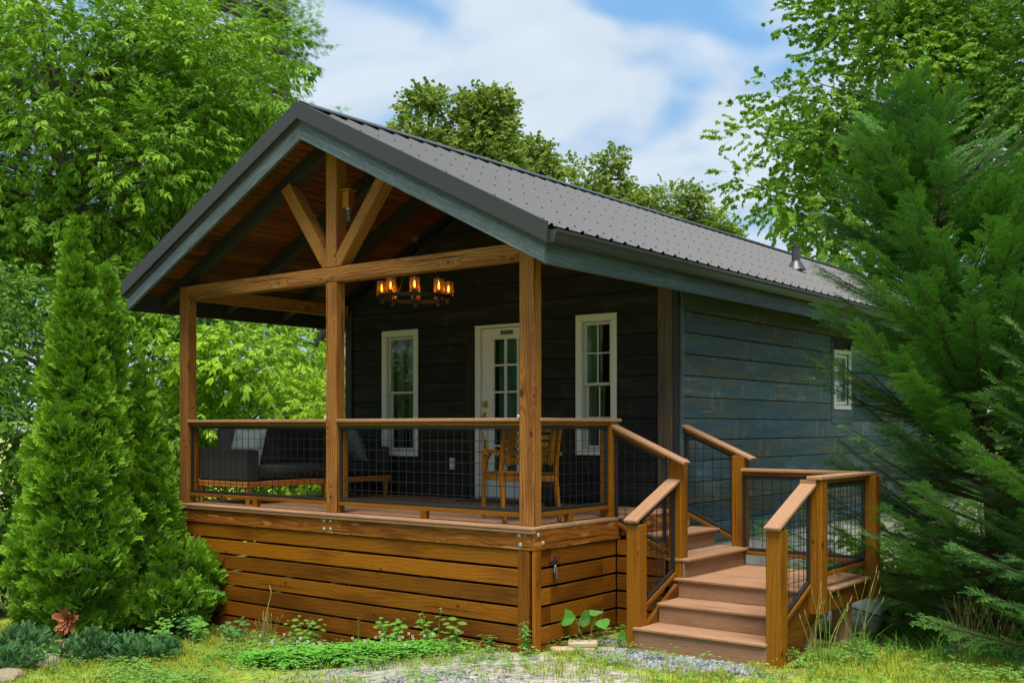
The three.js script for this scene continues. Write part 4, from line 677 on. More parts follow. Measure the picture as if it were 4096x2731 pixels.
// ================================================================ PLANTS
// a leaf is a few folded triangles along +x, its upper side towards +y
function leafTris(out, kind, L, W, droop, fold, M4) {
  const p = (x, y, z) => v3(x, y, z).applyMatrix4(M4), T = (a, b, c) => out.push(a.x, a.y, a.z, b.x, b.y, b.z, c.x, c.y, c.z);
  if (kind === 'lance' || kind === 'oval') {
    const m = kind === 'oval' ? 0.5 : 0.42, B = p(0, 0, 0), C = p(L * m, -droop * 0.3, 0), E = p(L, -droop, 0), A = p(L * m, fold - droop * 0.3, W / 2), D = p(L * m, fold - droop * 0.3, -W / 2);
    if (kind === 'oval') { const A2 = p(L * 0.78, fold * 0.8 - droop * 0.6, W * 0.36), D2 = p(L * 0.78, fold * 0.8 - droop * 0.6, -W * 0.36), C2 = p(L * 0.78, -droop * 0.62, 0), A0 = p(L * 0.2, fold * 0.7 - droop * 0.05, W * 0.36), D0 = p(L * 0.2, fold * 0.7 - droop * 0.05, -W * 0.36); T(B, A0, C); T(A0, A, C); T(B, C, D0); T(D0, C, D); T(A, A2, C); T(A2, C2, C); T(C, D2, D); T(C, C2, D2); T(A2, E, C2); T(C2, E, D2); }
    else { T(B, A, C); T(B, C, D); T(C, A, E); T(C, E, D); }
  } else if (kind === 'maple') {
    const C = p(L * 0.36, 0, 0), tips = [[-0.02, 0], [0.1, 0.42], [0.34, 0.22], [0.55, 0.56], [0.62, 0.2], [1, 0], [0.62, -0.2], [0.55, -0.56], [0.34, -0.22], [0.1, -0.42]].map(([x, z]) => p(x * L, -droop * x * x + fold * Math.abs(z), z * W));
    for (let i = 0; i < tips.length; i++) T(C, tips[(i + 1) % tips.length], tips[i]);
  } else {   // lobed like an oak
    const ed = [[0, 0.02], [0.2, 0.1], [0.3, 0.4], [0.42, 0.14], [0.56, 0.5], [0.66, 0.16], [0.82, 0.36], [0.86, 0.12], [1, 0]];
    for (const s of [1, -1]) for (let i = 0; i + 1 < ed.length; i++) { const [x0, z0] = ed[i], [x1, z1] = ed[i + 1]; const a = p(x0 * L, -droop * x0 * x0 + fold * z0, s * z0 * W), b = p(x1 * L, -droop * x1 * x1 + fold * z1, s * z1 * W), c = p((x0 + x1) / 2 * L, -droop * Math.pow((x0 + x1) / 2, 2), 0); s > 0 ? T(c, b, a) : T(c, a, b); }
  }
}
const _m = () => new THREE.Matrix4();
function frame(p, dir, up = v3(0, 1, 0), roll = 0, s = 1) { const x = dir.clone().normalize(); if (Math.abs(x.dot(up)) > 0.98) up = v3(1, 0, 0.2); const z = x.clone().cross(up).normalize(), y = z.clone().cross(x); const m = _m().makeBasis(x, y, z); if (roll) m.multiply(_m().makeRotationX(roll)); if (s !== 1) m.scale(v3(s, s, s)); return m.setPosition(p); }
// a twig with leaves; several are made for each kind of tree
function sprig(kind, { n = 10, len = 0.34, L = 0.13, W = 0.05, droop = 0.03, fold = 0.01, spread = 1, hang = 0.2, seed = 1 }) {
  const r = rng(seed), out = [];
  const curve = t => v3(t * len, -0.10 * len * t * t * hang * 5, 0.05 * len * Math.sin(t * 3));
  for (let i = 0; i < 5; i++) { const a = curve(i / 5), b = curve((i + 1) / 5), w = 0.0035 * (1 - i / 6); out.push(a.x, a.y + w, a.z, b.x, b.y + w, b.z, b.x, b.y - w, b.z + w, a.x, a.y + w, a.z, b.x, b.y - w, b.z + w, a.x, a.y - w, a.z + w); }
  for (let i = 0; i < n; i++) {
    const t = i < 3 ? 1 - i * 0.02 : RR(0.15, 1, r), p = curve(t), s = i % 2 ? 1 : -1, k = RR(0.7, 1.15, r);
    const az = i === 0 ? RR(-0.3, 0.3, r) : s * RR(0.45, 1.35, r) * spread, d = v3(Math.cos(az), RR(-0.25, 0.35, r) - hang * RR(0.6, 1.8, r), Math.sin(az));
    leafTris(out, kind, L * k, W * k, droop * k, fold, frame(p, d, v3(RR(-0.4, 0.4, r), 1, RR(-0.4, 0.4, r)), RR(-0.4, 0.4, r)));
  }
  return geoFrom(out);
}
const leafM = (c, tr = 0.35) => new THREE.MeshPhysicalMaterial({ color: lin(...c), roughness: 0.93, transmission: tr, thickness: 0, side: THREE.DoubleSide, specularIntensity: 0.5 });
const barkT = tex(256, 256, (u, v) => { const a = fbm(u * 6, v * 20, 6, 20, 4, 91), b = fbm(u * 24, v * 24, 24, 24, 3, 93); return mix3([62, 56, 48], [132, 124, 112], a * 0.6 + b * 0.4); });
const bark = std({ map: barkT, bumpMap: barkT, bumpScale: 0.02, roughness: 0.95 }), barkBrown = std({ map: barkT, bumpMap: barkT, bumpScale: 0.01, roughness: 0.95, color: lin(0.8, 0.5, 0.34) });

// a broadleaf tree: trunk, limbs to every clump of foliage, sprigs through the crown
function tree(name, label, { base, h, r = 0.16, lobes, sprigs, mat, clumps = 40, per = 60, cr = 0.62, seed = 1, group, tintA = [0.6, 0.74, 0.75], tintB = [1.5, 1.25, 0.9], lean = [0, 0], shell = 0.5, limbs = true }) {
  const q = rng(seed), o = thing(name, label, 'tree', base, group), B = v3(...base);
  const top = v3(base[0] + lean[0], base[1] + h, base[2] + lean[1]), mid = B.clone().lerp(top, 0.5).add(v3(RR(-0.2, 0.2, q), 0, RR(-0.2, 0.2, q)));
  const tr = t => t < 0.5 ? B.clone().lerp(mid, t * 2) : mid.clone().lerp(top, t * 2 - 1);
  world(o, 'trunk', tube([B.clone().add(v3(0, -0.3, 0)), tr(0.25), mid, tr(0.75), top], [r * 1.3, r, r * 0.8, r * 0.5, r * 0.12], 9, 20), bark);
  const wts = lobes.map(l => l[3] * l[4] * l[5]), sum = wts.reduce((a, b) => a + b), mats = sprigs.map(() => []), cols = sprigs.map(() => []), br = [];
  for (let i = 0; i < clumps; i++) {
    let t = q() * sum, li = 0; while (t > wts[li]) t -= wts[li++]; const l = lobes[li], C = v3(l[0], l[1], l[2]);
    const d = v3(q() - 0.5, q() - 0.5, q() - 0.5).normalize(), rad = Math.pow(RR(shell, 1, q), 0.6), c = C.clone().add(v3(d.x * l[3] * rad, d.y * l[4] * rad, d.z * l[5] * rad));
    if (limbs) { const s = tr(Math.min(0.95, Math.max(0.15, (c.y - base[1] - 0.25 * Math.hypot(c.x - base[0], c.z - base[2])) / h))), m = s.clone().lerp(c, 0.55).add(v3(RR(-0.2, 0.2, q), 0.22 * RR(0, 1, q), RR(-0.2, 0.2, q))); br.push(tube([s, m, c], [r * 0.28, r * 0.15, r * 0.035], 5, 7)); }
    const ct = q(), out = c.clone().sub(C).normalize();
    for (let k = 0; k < per; k++) {
      const g = v3(q() + q() + q() - 1.5, (q() + q() + q() - 1.5) * 0.7, q() + q() + q() - 1.5).multiplyScalar(cr * 1.15), p = c.clone().add(g);
      const dir = g.clone().normalize().multiplyScalar(0.9).addScaledVector(out, 0.5).add(v3(RR(-0.5, 0.5, q), RR(-0.35, 0.25, q), RR(-0.5, 0.5, q)));
      const kx = Math.floor(q() * sprigs.length); mats[kx].push(frame(p, dir, v3(RR(-0.3, 0.3, q), 1, RR(-0.3, 0.3, q)), RR(-0.5, 0.5, q), RR(0.62, 1.15, q)));
      const a = 0.6 * ct + 0.4 * q(); cols[kx].push(lin(...mix3(tintA, tintB, a)));
    }
  }
  if (br.length) world(o, 'limbs', merge(br), bark);
  sprigs.forEach((g, i) => copies(o, 'foliage', g, mat, mats[i], cols[i]));
  return o;
}
const SP = {
  droop: [1, 2, 3].map(s => sprig('lance', { n: 11, len: 0.34, L: 0.15, W: 0.062, droop: 0.045, fold: 0.012, hang: 0.42, seed: s })),
  oak: [4, 5, 6].map(s => sprig('oak', { n: 9, len: 0.34, L: 0.16, W: 0.11, droop: 0.03, fold: 0.01, hang: 0.3, seed: s })),
  maple: [7, 8, 9].map(s => sprig('maple', { n: 10, len: 0.36, L: 0.13, W: 0.14, droop: 0.03, fold: 0.015, hang: 0.45, seed: s })),
  dog: [10, 11, 12].map(s => sprig('oval', { n: 10, len: 0.34, L: 0.125, W: 0.06, droop: 0.035, fold: 0.01, hang: 0.6, seed: s })),
};
const LM = { mid: leafM([0.175, 0.36, 0.014], 0.36), deep: leafM([0.115, 0.27, 0.013], 0.42), lime: leafM([0.33, 0.56, 0.022], 0.5), olive: leafM([0.22, 0.33, 0.034], 0.45), bright: leafM([0.18, 0.38, 0.015], 0.38), conifer: leafM([0.06, 0.165, 0.03], 0.2), thuja: leafM([0.145, 0.31, 0.012], 0.22), blue: leafM([0.055, 0.15, 0.05], 0.15) };

// --- left: chestnut-like tree with hanging leaves, oaks behind it
tree('drooping_leaf_tree', 'large tree with long hanging leaves filling the upper left', { base: [-11.9, -2.4, -2.4], h: 9.2, r: 0.2, seed: 21, clumps: 130, per: 62, cr: 0.55, sprigs: SP.droop, mat: LM.mid, lobes: [[-11.9, 6.0, -2.8, 2.6, 2.9, 2.6], [-10.3, 4.6, -3.6, 1.7, 2.2, 1.7], [-12.9, 3.4, -1.4, 1.6, 2.3, 1.7], [-10.0, 6.8, -4.0, 1.3, 1.3, 1.3]], group: 'trees left of the cabin' });
tree('oak_tree', 'tall oak with lacy leaves rising behind the left roof slope', { base: [-14.4, -2.8, -9.4], h: 15, r: 0.26, seed: 22, clumps: 170, per: 54, cr: 0.55, sprigs: SP.oak, mat: LM.bright, lobes: [[-16.2, 9.6, -8.3, 2.4, 3.4, 2.4], [-14.7, 8.6, -9.3, 1.0, 2.9, 1.2], [-16.0, 5.5, -8.4, 2.4, 2.6, 2.4], [-14.2, 6.2, -9.7, 1.1, 1.3, 1.1]], group: 'trees left of the cabin', shell: 0.3 });
tree('oak_tree', 'dark oak at the far left edge behind the arborvitae', { base: [-16.5, -3.0, -1.5], h: 13, r: 0.25, seed: 23, clumps: 90, per: 50, cr: 0.85, sprigs: SP.oak, mat: LM.deep, lobes: [[-16.5, 6.5, -1.5, 3.2, 4.2, 3.2], [-15.0, 2.0, 0.2, 2.2, 2.6, 2.0]], group: 'trees left of the cabin' });
tree('understory_tree', 'dark leafy understory tree behind the arborvitae at left', { base: [-9.6, -1.9, 0.6], h: 4.6, r: 0.07, seed: 24, clumps: 46, per: 44, cr: 0.55, sprigs: SP.dog, mat: LM.deep, lobes: [[-9.6, 0.9, 0.5, 1.5, 2.3, 1.5], [-8.4, 0.2, -0.6, 1.2, 1.4, 1.2]], group: 'small trees left of the cabin' });
tree('understory_tree', 'dark leafy understory tree cut by the left edge of the view', { base: [-8.7, -1.7, 1.7], h: 4.2, r: 0.06, seed: 28, clumps: 40, per: 44, cr: 0.5, sprigs: SP.dog, mat: LM.deep, lobes: [[-8.6, 0.4, 1.6, 1.3, 2.0, 1.3], [-9.6, 0.0, 2.6, 1.2, 1.7, 1.2]], group: 'small trees left of the cabin' });
tree('understory_tree', 'lime green small tree seen between the left porch posts', { base: [-8.3, -2.0, -3.6], h: 4.4, r: 0.06, seed: 25, clumps: 44, per: 46, cr: 0.42, sprigs: SP.dog, mat: LM.lime, lobes: [[-8.0, 1.5, -3.5, 1.3, 1.05, 1.3], [-7.3, 0.7, -4.0, 0.9, 0.9, 0.9], [-8.6, 0.2, -3.0, 1.1, 1.3, 1.1]], group: 'small trees left of the cabin' });
tree('understory_tree', 'green small tree with hanging leaves just behind the left porch post', { base: [-9.5, -2.2, -2.6], h: 4.8, r: 0.07, seed: 26, clumps: 36, per: 46, cr: 0.5, sprigs: SP.droop, mat: LM.bright, lobes: [[-9.3, 1.7, -2.6, 1.2, 1.5, 1.2], [-8.9, -0.2, -2.2, 1.2, 1.2, 1.2]], group: 'small trees left of the cabin' });
tree('oak_tree', 'mid green oak filling the gap under the porch roof', { base: [-13.2, -2.8, -9.4], h: 9, r: 0.18, seed: 27, clumps: 80, per: 44, cr: 0.8, sprigs: SP.oak, mat: LM.mid, lobes: [[-13.0, 2.8, -9.0, 3.0, 3.3, 3.0], [-11.4, 0.5, -9.4, 2.2, 2.0, 2.2]], group: 'trees left of the cabin' });
// --- behind the roof
const far = [['olive tree with rounded top behind the ridge, leftmost of the far row', -21.3, -22.1, 12.1, 1.15, 1.35], ['olive tree with tall top behind the ridge, second of the far row', -19.6, -23.4, 11.8, 1.0, 1.55], ['small olive tree low behind the ridge, third of the far row', -19.3, -26.1, 10.9, 0.85, 0.9], ['olive open crowned tree behind the ridge, fourth of the far row', -18.7, -29.2, 11.0, 1.45, 1.2], ['olive open crowned tree behind the ridge, fifth of the far row', -16.2, -31.1, 9.5, 1.6, 1.15], ['small olive tree behind the ridge next to the maple', -14.8, -32.1, 8.4, 1.0, 0.85]];
far.forEach(([l, x, z, y, rx, ry], i) => tree('far_tree', l, { base: [x, -4, z], h: y + 4.2, r: 0.2, seed: 40 + i, clumps: i < 2 ? 54 : 40, per: 56, cr: 0.36, sprigs: SP.maple, mat: LM.olive, lobes: [[x, y, z, rx, ry, rx], [x + 0.35, y - 1.7, z, rx * 1.15, 1.3, rx * 1.15]], group: 'far row of trees behind the roof', shell: 0.3 }));
// --- right: maple behind the house
tree('maple_tree', 'large bright maple behind the roof on the right', { base: [-2.6, -3.2, -20.2], h: 16, r: 0.22, seed: 50, clumps: 170, per: 48, cr: 0.72, sprigs: SP.maple, mat: LM.mid, lobes: [[-3.3, 9.6, -19.6, 3.0, 3.6, 3.0], [-5.2, 7.2, -18.2, 1.7, 1.9, 1.7], [-4.6, 5.4, -18.6, 1.9, 1.6, 1.9], [-1.4, 7.6, -21.0, 2.2, 3.0, 2.2], [-2.8, 12, -20.2, 2.2, 2.4, 2.2]], group: 'trees right of the cabin', shell: 0.35 });
tree('maple_tree', 'dark maple at the right edge behind the conifers', { base: [1.6, -3.2, -18.5], h: 14, r: 0.22, seed: 51, clumps: 90, per: 48, cr: 0.85, sprigs: SP.maple, mat: LM.deep, lobes: [[1.4, 8.0, -18.5, 2.6, 4.2, 2.6], [0.8, 3.4, -18.0, 2.6, 2.6, 2.6]], group: 'trees right of the cabin', shell: 0.3 });
tree('understory_tree', 'green thicket tree low behind the conifer at right', { base: [3.4, -2.2, -12.0], h: 6, r: 0.09, seed: 52, clumps: 60, per: 46, cr: 0.7, sprigs: SP.dog, mat: LM.deep, lobes: [[3.2, 1.0, -12.0, 2.6, 2.8, 2.0], [1.4, -0.6, -10.5, 1.0, 1.2, 1.0]], group: 'trees right of the cabin' });
const brushSpots = [[1.3, -5.6, 'leafy bush beyond the propane tank near the foundation'], [2.3, -6.2, 'leafy bush in the middle of the row behind the landing'], [1.2, -7.6, 'leafy bush against the foundation under the side window'], [3.3, -7.4, 'leafy bush under the lower cypress limbs'], [2.0, -9.0, 'leafy bush farthest back along the side wall']];
brushSpots.forEach(([x, z, l], i) => { const y = gy(x, z); tree('bush', l, { base: [x, y, z], h: 1.0, r: 0.03, seed: 150 + i, clumps: 16, per: 34, cr: 0.26, sprigs: SP.dog, mat: i % 2 ? LM.mid : LM.deep, lobes: [[x, y + 0.55, z, 0.6, 0.55, 0.6]], group: 'bushes along the side wall' }).userData.category = 'bush'; });
// --- across the drive, unseen: mirrored in door and windows, some added to darken porch
[[-10.5, 17.5, 31], [-15.5, 13.5, 32], [-4.5, 21, 33], [2, 24, 34], [9, 25, 35], [-19.5, 16.5, 36], [-16, 20, 37]].forEach(([x, z, s], i) => tree('unseen_drive_tree', `broad unseen tree of the wood edge across the drive, ${['fourth from the left', 'second from the left', 'fifth from the left', 'sixth from the left', 'rightmost', 'leftmost', 'third from the left'][i]} of the seven`, { base: [x, -1.6, z], h: 12, r: 0.2, seed: 60 + s, clumps: 90, per: 40, cr: 1.1, sprigs: SP.oak, mat: LM.mid, lobes: [[x, 4.6, z, 3.6, 5.2, 3.6]], group: 'trees across the drive', limbs: false }));

// --- conifer sprays: flat fans of scale leaves
function fan({ L = 0.14, n = 6, w = 0.010, side = 0.5, seed = 1, tip = 1.5, sub = 2, lift = 0.15 }) {
  const r = rng(seed), pos = [], col = [];
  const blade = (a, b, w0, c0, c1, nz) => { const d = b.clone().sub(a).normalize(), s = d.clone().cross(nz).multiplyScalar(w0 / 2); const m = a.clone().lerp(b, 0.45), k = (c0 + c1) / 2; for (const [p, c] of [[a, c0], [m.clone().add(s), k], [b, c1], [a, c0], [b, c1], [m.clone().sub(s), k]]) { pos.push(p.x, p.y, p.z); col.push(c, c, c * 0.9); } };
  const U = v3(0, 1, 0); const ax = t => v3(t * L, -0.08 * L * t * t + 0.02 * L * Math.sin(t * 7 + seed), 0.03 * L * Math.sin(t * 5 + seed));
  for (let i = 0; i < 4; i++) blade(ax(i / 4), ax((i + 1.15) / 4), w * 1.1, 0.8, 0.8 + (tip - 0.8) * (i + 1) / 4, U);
  for (let i = 0; i < n; i++) for (const s of [1, -1]) {
    const t = (i + 0.6 + (s > 0 ? 0.3 : 0)) / (n + 0.6), p = ax(t), len = L * side * (1 - 0.72 * t) * RR(0.75, 1.15, r), d = v3(0.85, RR(-lift, lift, r), s * RR(0.45, 0.72, r)).normalize(), e = p.clone().addScaledVector(d, len);
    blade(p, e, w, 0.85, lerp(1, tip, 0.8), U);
    for (let k = 1; k <= sub; k++) { const a = p.clone().lerp(e, k / (sub + 1)), u = v3(0.95, RR(-0.2, 0.2, r), s * RR(0.05, 0.3, r)).normalize(), u2 = v3(0.45, RR(-0.2, 0.2, r), s * 0.9).normalize(); blade(a, a.clone().addScaledVector(u, len * 0.42), w * 0.9, 0.95, tip, U); blade(a, a.clone().addScaledVector(u2, len * 0.34), w * 0.9, 0.95, tip, U); }
  }
  const g = geoFrom(pos); g.setAttribute('color', new THREE.Float32BufferAttribute(col, 3)); return g;
}
for (const k of ['conifer', 'thuja', 'blue']) LM[k].vertexColors = true;
const FT = [1, 2, 3].map(s => fan({ L: 0.18, n: 5, w: 0.015, side: 0.6, seed: s, tip: 1.45, sub: 2 }));
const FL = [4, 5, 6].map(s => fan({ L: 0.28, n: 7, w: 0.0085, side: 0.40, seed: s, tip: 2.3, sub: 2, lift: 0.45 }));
const FJ = [7, 8].map(s => fan({ L: 0.11, n: 5, w: 0.008, side: 0.4, seed: s, tip: 1.5, sub: 1 }));

// arborvitae: tufts of upright fans over a tapering body
function arborvitae(label, x, z, H, R, tufts, seed, prof) {
  const q = rng(seed), y0 = gy(x, z), o = thing('arborvitae', label, 'arborvitae', [x, y0, z], 'arborvitae by the left corner of the deck'), mats = FT.map(() => []), cols = FT.map(() => []);
  world(o, 'trunk', tube([[x, y0 - 0.1, z], [x + 0.03, y0 + H * 0.4, z], [x, y0 + H * 0.92, z]], [0.07, 0.045, 0.01], 8, 10), barkBrown);
  const tw = []; for (let i = 0; i < 60; i++) { const t = q() * 0.85, a = q() * 6.28, p = R * prof(t) * 0.9; tw.push(tube([[x, y0 + 0.1 + t * H * 0.9, z], [x + Math.cos(a) * p * 0.5, y0 + 0.2 + t * H * 0.93, z + Math.sin(a) * p * 0.5], [x + Math.cos(a) * p, y0 + 0.36 + t * H * 0.93, z + Math.sin(a) * p]], [0.012, 0.008, 0.003], 4, 4)); }
  world(o, 'limbs', merge(tw), barkBrown);
  for (let i = 0; i < tufts; i++) {
    let t, p; do { t = q(); p = prof(t); } while (q() > p + 0.12);
    const a = q() * Math.PI * 2, lump = 0.74 + 0.46 * vn(a * 1.9 + seed, t * H * 2.6, 99, 99, seed), rad = R * p * lump * Math.sqrt(RR(0.35, 1, q)), c = v3(x + Math.cos(a) * rad, y0 + 0.1 + t * (H - 0.16), z + Math.sin(a) * rad), out = v3(Math.cos(a), 0, Math.sin(a)), ct = q(), sz = RR(0.8, 1.25, q) * (0.42 + 0.55 * Math.min(1, p * 1.6));
    for (let k = 0; k < 15; k++) { const d = out.clone().multiplyScalar(RR(0.35, 1, q)).add(v3(RR(-0.75, 0.75, q), RR(0.05, 1.1, q), RR(-0.75, 0.75, q))).normalize(), kx = Math.floor(q() * FT.length); mats[kx].push(frame(c.clone().addScaledVector(d, RR(0, 0.05, q)), d, v3(q() - 0.5, q() - 0.5, q() - 0.5), q() * 3, sz * RR(0.75, 1.15, q))); cols[kx].push(lin(...mix3([0.8, 0.82, 0.8], [1.25, 1.15, 1.1], 0.6 * ct + 0.4 * q()))); }
  }
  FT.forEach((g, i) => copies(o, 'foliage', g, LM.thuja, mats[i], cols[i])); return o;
}
const spire = t => Math.pow(Math.max(0, 1 - t), 0.92) * (0.80 + 0.24 * sm(0, 0.16, t)) , ball = t => Math.sqrt(Math.max(0, 1 - Math.pow(2 * t - 1, 2)));
arborvitae('tallest arborvitae, a broad green spire at the left front', -4.88, 1.44, 4.45, 0.56, 1150, 71, spire);
arborvitae('narrow arborvitae close behind the tallest one', -5.16, 0.92, 4.05, 0.36, 720, 72, spire);
arborvitae('shorter arborvitae between the tall ones and the deck corner', -5.02, 0.58, 3.0, 0.37, 560, 73, spire);
arborvitae('small round arborvitae against the left end of the skirt', -4.62, 0.36, 0.98, 0.34, 130, 74, ball);
arborvitae('low arborvitae mound in front of the round one', -4.46, 0.62, 0.62, 0.30, 90, 75, ball);

// Leyland cypress: sweeping limbs with feathery plumes
function cypress(label, x, z, H, R, nb, seed, lean = [0, 0], arc = [0, Math.PI * 2], y1 = 0.06) {
  const q = rng(seed), y0 = gy(x, z), o = thing('cypress', label, 'cypress', [x, y0, z], 'cypresses at the right'), mats = FL.map(() => []), cols = FL.map(() => []), limbs = [];
  const tr = t => v3(x + lean[0] * t * t, y0 + t * H, z + lean[1] * t * t);
  world(o, 'trunk', tube([tr(-0.03), tr(0.3), tr(0.6), tr(0.97)], [0.11, 0.085, 0.05, 0.012], 8, 12), barkBrown);
  for (let i = 0; i < nb; i++) {
    const t = y1 + (0.96 - y1) * Math.pow(q(), 0.9), a = RR(arc[0], arc[1], q), len = R * (0.22 + 0.95 * Math.pow(1 - t, 0.75)) * RR(0.72, 1.12, q), s = tr(t), rise = RR(-0.12, 0.38, q) + 0.55 * t, d = v3(Math.cos(a), rise, Math.sin(a)).normalize();
    const e = s.clone().addScaledVector(d, len).add(v3(0, 0.12 * len, 0)), m = s.clone().addScaledVector(d, len * 0.5).add(v3(0, -0.07 * len, 0)), cv = new THREE.QuadraticBezierCurve3(s, m, e);
    limbs.push(tube([s, cv.getPoint(0.5), e], [0.017, 0.011, 0.003], 5, 5)); const ct = q(), np = Math.round(10 + len * 26);
    const side = v3(-Math.sin(a), RR(-0.35, 0.35, q), Math.cos(a)).normalize();
    for (let k = 0; k < np; k++) { const u = k === 0 ? 1 : 0.2 + 0.8 * Math.pow((k + q()) / np, 0.8), p = cv.getPoint(u), tg = cv.getTangent(u), sg = k === 0 ? 0 : k % 2 ? 1 : -1, nrm = side.clone().cross(tg).normalize(); const dir = tg.clone().multiplyScalar(RR(0.65, 1.1, q)).addScaledVector(side, sg * RR(0.45, 1.0, q)).add(v3(RR(-0.12, 0.12, q), RR(-0.28, 0.12, q), RR(-0.12, 0.12, q))), kx = Math.floor(q() * FL.length); mats[kx].push(frame(k === 0 ? e.clone().addScaledVector(tg, -0.1) : p, dir, nrm.add(v3(RR(-0.3, 0.3, q), RR(-0.3, 0.3, q), RR(-0.3, 0.3, q))), 0, RR(0.75, 1.15, q) * (1.25 - 0.55 * u))); cols[kx].push(lin(...mix3([0.38, 0.50, 0.62], [1.6, 1.42, 0.9], 0.65 * ct + 0.35 * q()))); }
  }
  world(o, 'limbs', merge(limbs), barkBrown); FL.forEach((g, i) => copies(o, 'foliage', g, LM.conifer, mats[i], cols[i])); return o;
}
cypress('large feathery cypress beside the landing, hiding the end of the side wall', 2.95, -3.75, 5.45, 2.05, 330, 81, [-0.95, 0.35]);
cypress('taller cypress behind the large one at the right edge', 4.15, -4.35, 5.9, 1.9, 160, 82);
cypress('cypress just outside the right edge reaching its branches into the view', 4.45, -2.35, 4.2, 1.5, 150, 83, [0, 0], [2.0, 4.6]);

// ================================================================ GROUND PLANTS
function blades(n, L, w, bend, spread, seed) { const r = rng(seed), pos = []; for (let i = 0; i < n; i++) { const a = r() * 6.283, x = RR(-spread, spread, r), z = RR(-spread, spread, r), h = L * RR(0.5, 1.1, r), b = bend * RR(0.3, 1.2, r) * h, dx = Math.cos(a), dz = Math.sin(a), sx = -dz * w / 2, sz = dx * w / 2; const m = [x + dx * b * 0.3, h * 0.6, z + dz * b * 0.3], t = [x + dx * b, h * 0.95, z + dz * b]; pos.push(x - sx, 0, z - sz, x + sx, 0, z + sz, m[0] + sx * 0.8, m[1], m[2] + sz * 0.8, x - sx, 0, z - sz, m[0] + sx * 0.8, m[1], m[2] + sz * 0.8, m[0] - sx * 0.8, m[1], m[2] - sz * 0.8, m[0] - sx * 0.8, m[1], m[2] - sz * 0.8, m[0] + sx * 0.8, m[1], m[2] + sz * 0.8, ...t); } return geoFrom(pos); }
function scatter(name, geos, mat, label, category, n, place, seed, tA, tB, up = true) {
  const q = rng(seed), mats = geos.map(() => []), cols = geos.map(() => []); let tries = 0, made = 0;
  while (made < n && tries < n * 30) { tries++; const p = place(q); if (!p) continue; made++; const k = Math.floor(q() * geos.length), s = p[3] || RR(0.7, 1.3, q); mats[k].push(_m().compose(v3(p[0], p[1] !== null ? p[1] : gy(p[0], p[2]), p[2]), new THREE.Quaternion().setFromEuler(new THREE.Euler(up ? RR(-0.12, 0.12, q) : q() * 6, q() * 6.28, up ? RR(-0.12, 0.12, q) : q() * 6)), v3(s, s, s))); cols[k].push(lin(...mix3(tA, tB, q()))); }
  const all = geos.map((g, i) => { const m = new THREE.InstancedMesh(g, mat, mats[i].length); m.castShadow = m.receiveShadow = true; mats[i].forEach((x, j) => { m.setMatrixAt(j, x); m.setColorAt(j, cols[i][j]); }); m.name = numbered(name); m.userData = { kind: 'stuff', label, category }; scene.add(m); return m; }); return all;
}
const grassM = leafM([0.30, 0.37, 0.035], 0.3), cloverM = leafM([0.16, 0.47, 0.02], 0.38), weedM = leafM([0.15, 0.36, 0.03], 0.38), darkWeedM = leafM([0.07, 0.20, 0.04], 0.3), strawM = std({ color: lin(0.40, 0.28, 0.12), roughness: 0.9 });
const inSkirt = (x, z) => (x > -5.2 && x < 0.07 && z < 0.06) || (x > 0.03 && x < 0.62 && z < -1.3) || (x > 0.62 && x < 2.12 && z < -0.58);
const N2 = (x, z, f, s) => fbm(x * f + 200, z * f + 200, 4000, 4000, 3, s);
// short lawn, thick on the right and the far left, thin on the gravel drive
scatter('lawn_grass', [blades(9, 0.055, 0.006, 0.7, 0.05, 1), blades(8, 0.075, 0.006, 0.6, 0.06, 2)], grassM, 'short yellow green grass growing through the gravel', 'grass', 15000, q => { const x = RR(-6.5, 5.5, q), z = RR(-3.2, 3.6, q); if (inSkirt(x, z)) return; let d = 0.12 + 0.9 * sm(0.42, 0.62, N2(x, z, 0.9, 3)); d += 0.5 * sm(1.0, 2.4, x) + 0.45 * sm(-2.0, -3.2, x); if (x > -2 && x < 1.5 && z > 0) d *= 0.3; if (Math.hypot(x - 1.2, (z + 0.42) * 1.6) < 0.62) d *= 0.08; return q() < d ? [x, null, z] : undefined; }, 301, [0.8, 0.95, 0.6], [1.3, 1.1, 1.1]);
// long grass at the right, under the landing and beside the cypress
scatter('long_grass', [blades(10, 0.15, 0.007, 0.8, 0.08, 3), blades(9, 0.20, 0.007, 0.7, 0.08, 4)], weedM, 'longer grass and weeds on the right below the cypresses', 'grass', 1900, q => { const x = RR(1.6, 6.5, q), z = RR(-9, -1.3, q); if (z > -2.6 - (x - 2) * 0.2 && q() < 0.75) return; if (inSkirt(x, z)) return; const d = sm(0.35, 0.6, N2(x, z, 1.1, 5)) * sm(-0.6, -1.4, z - (x - 2) * -0.55) + 0.12; return q() < d ? [x, null, z] : undefined; }, 302, [0.75, 0.85, 0.7], [1.35, 1.15, 1.0]);
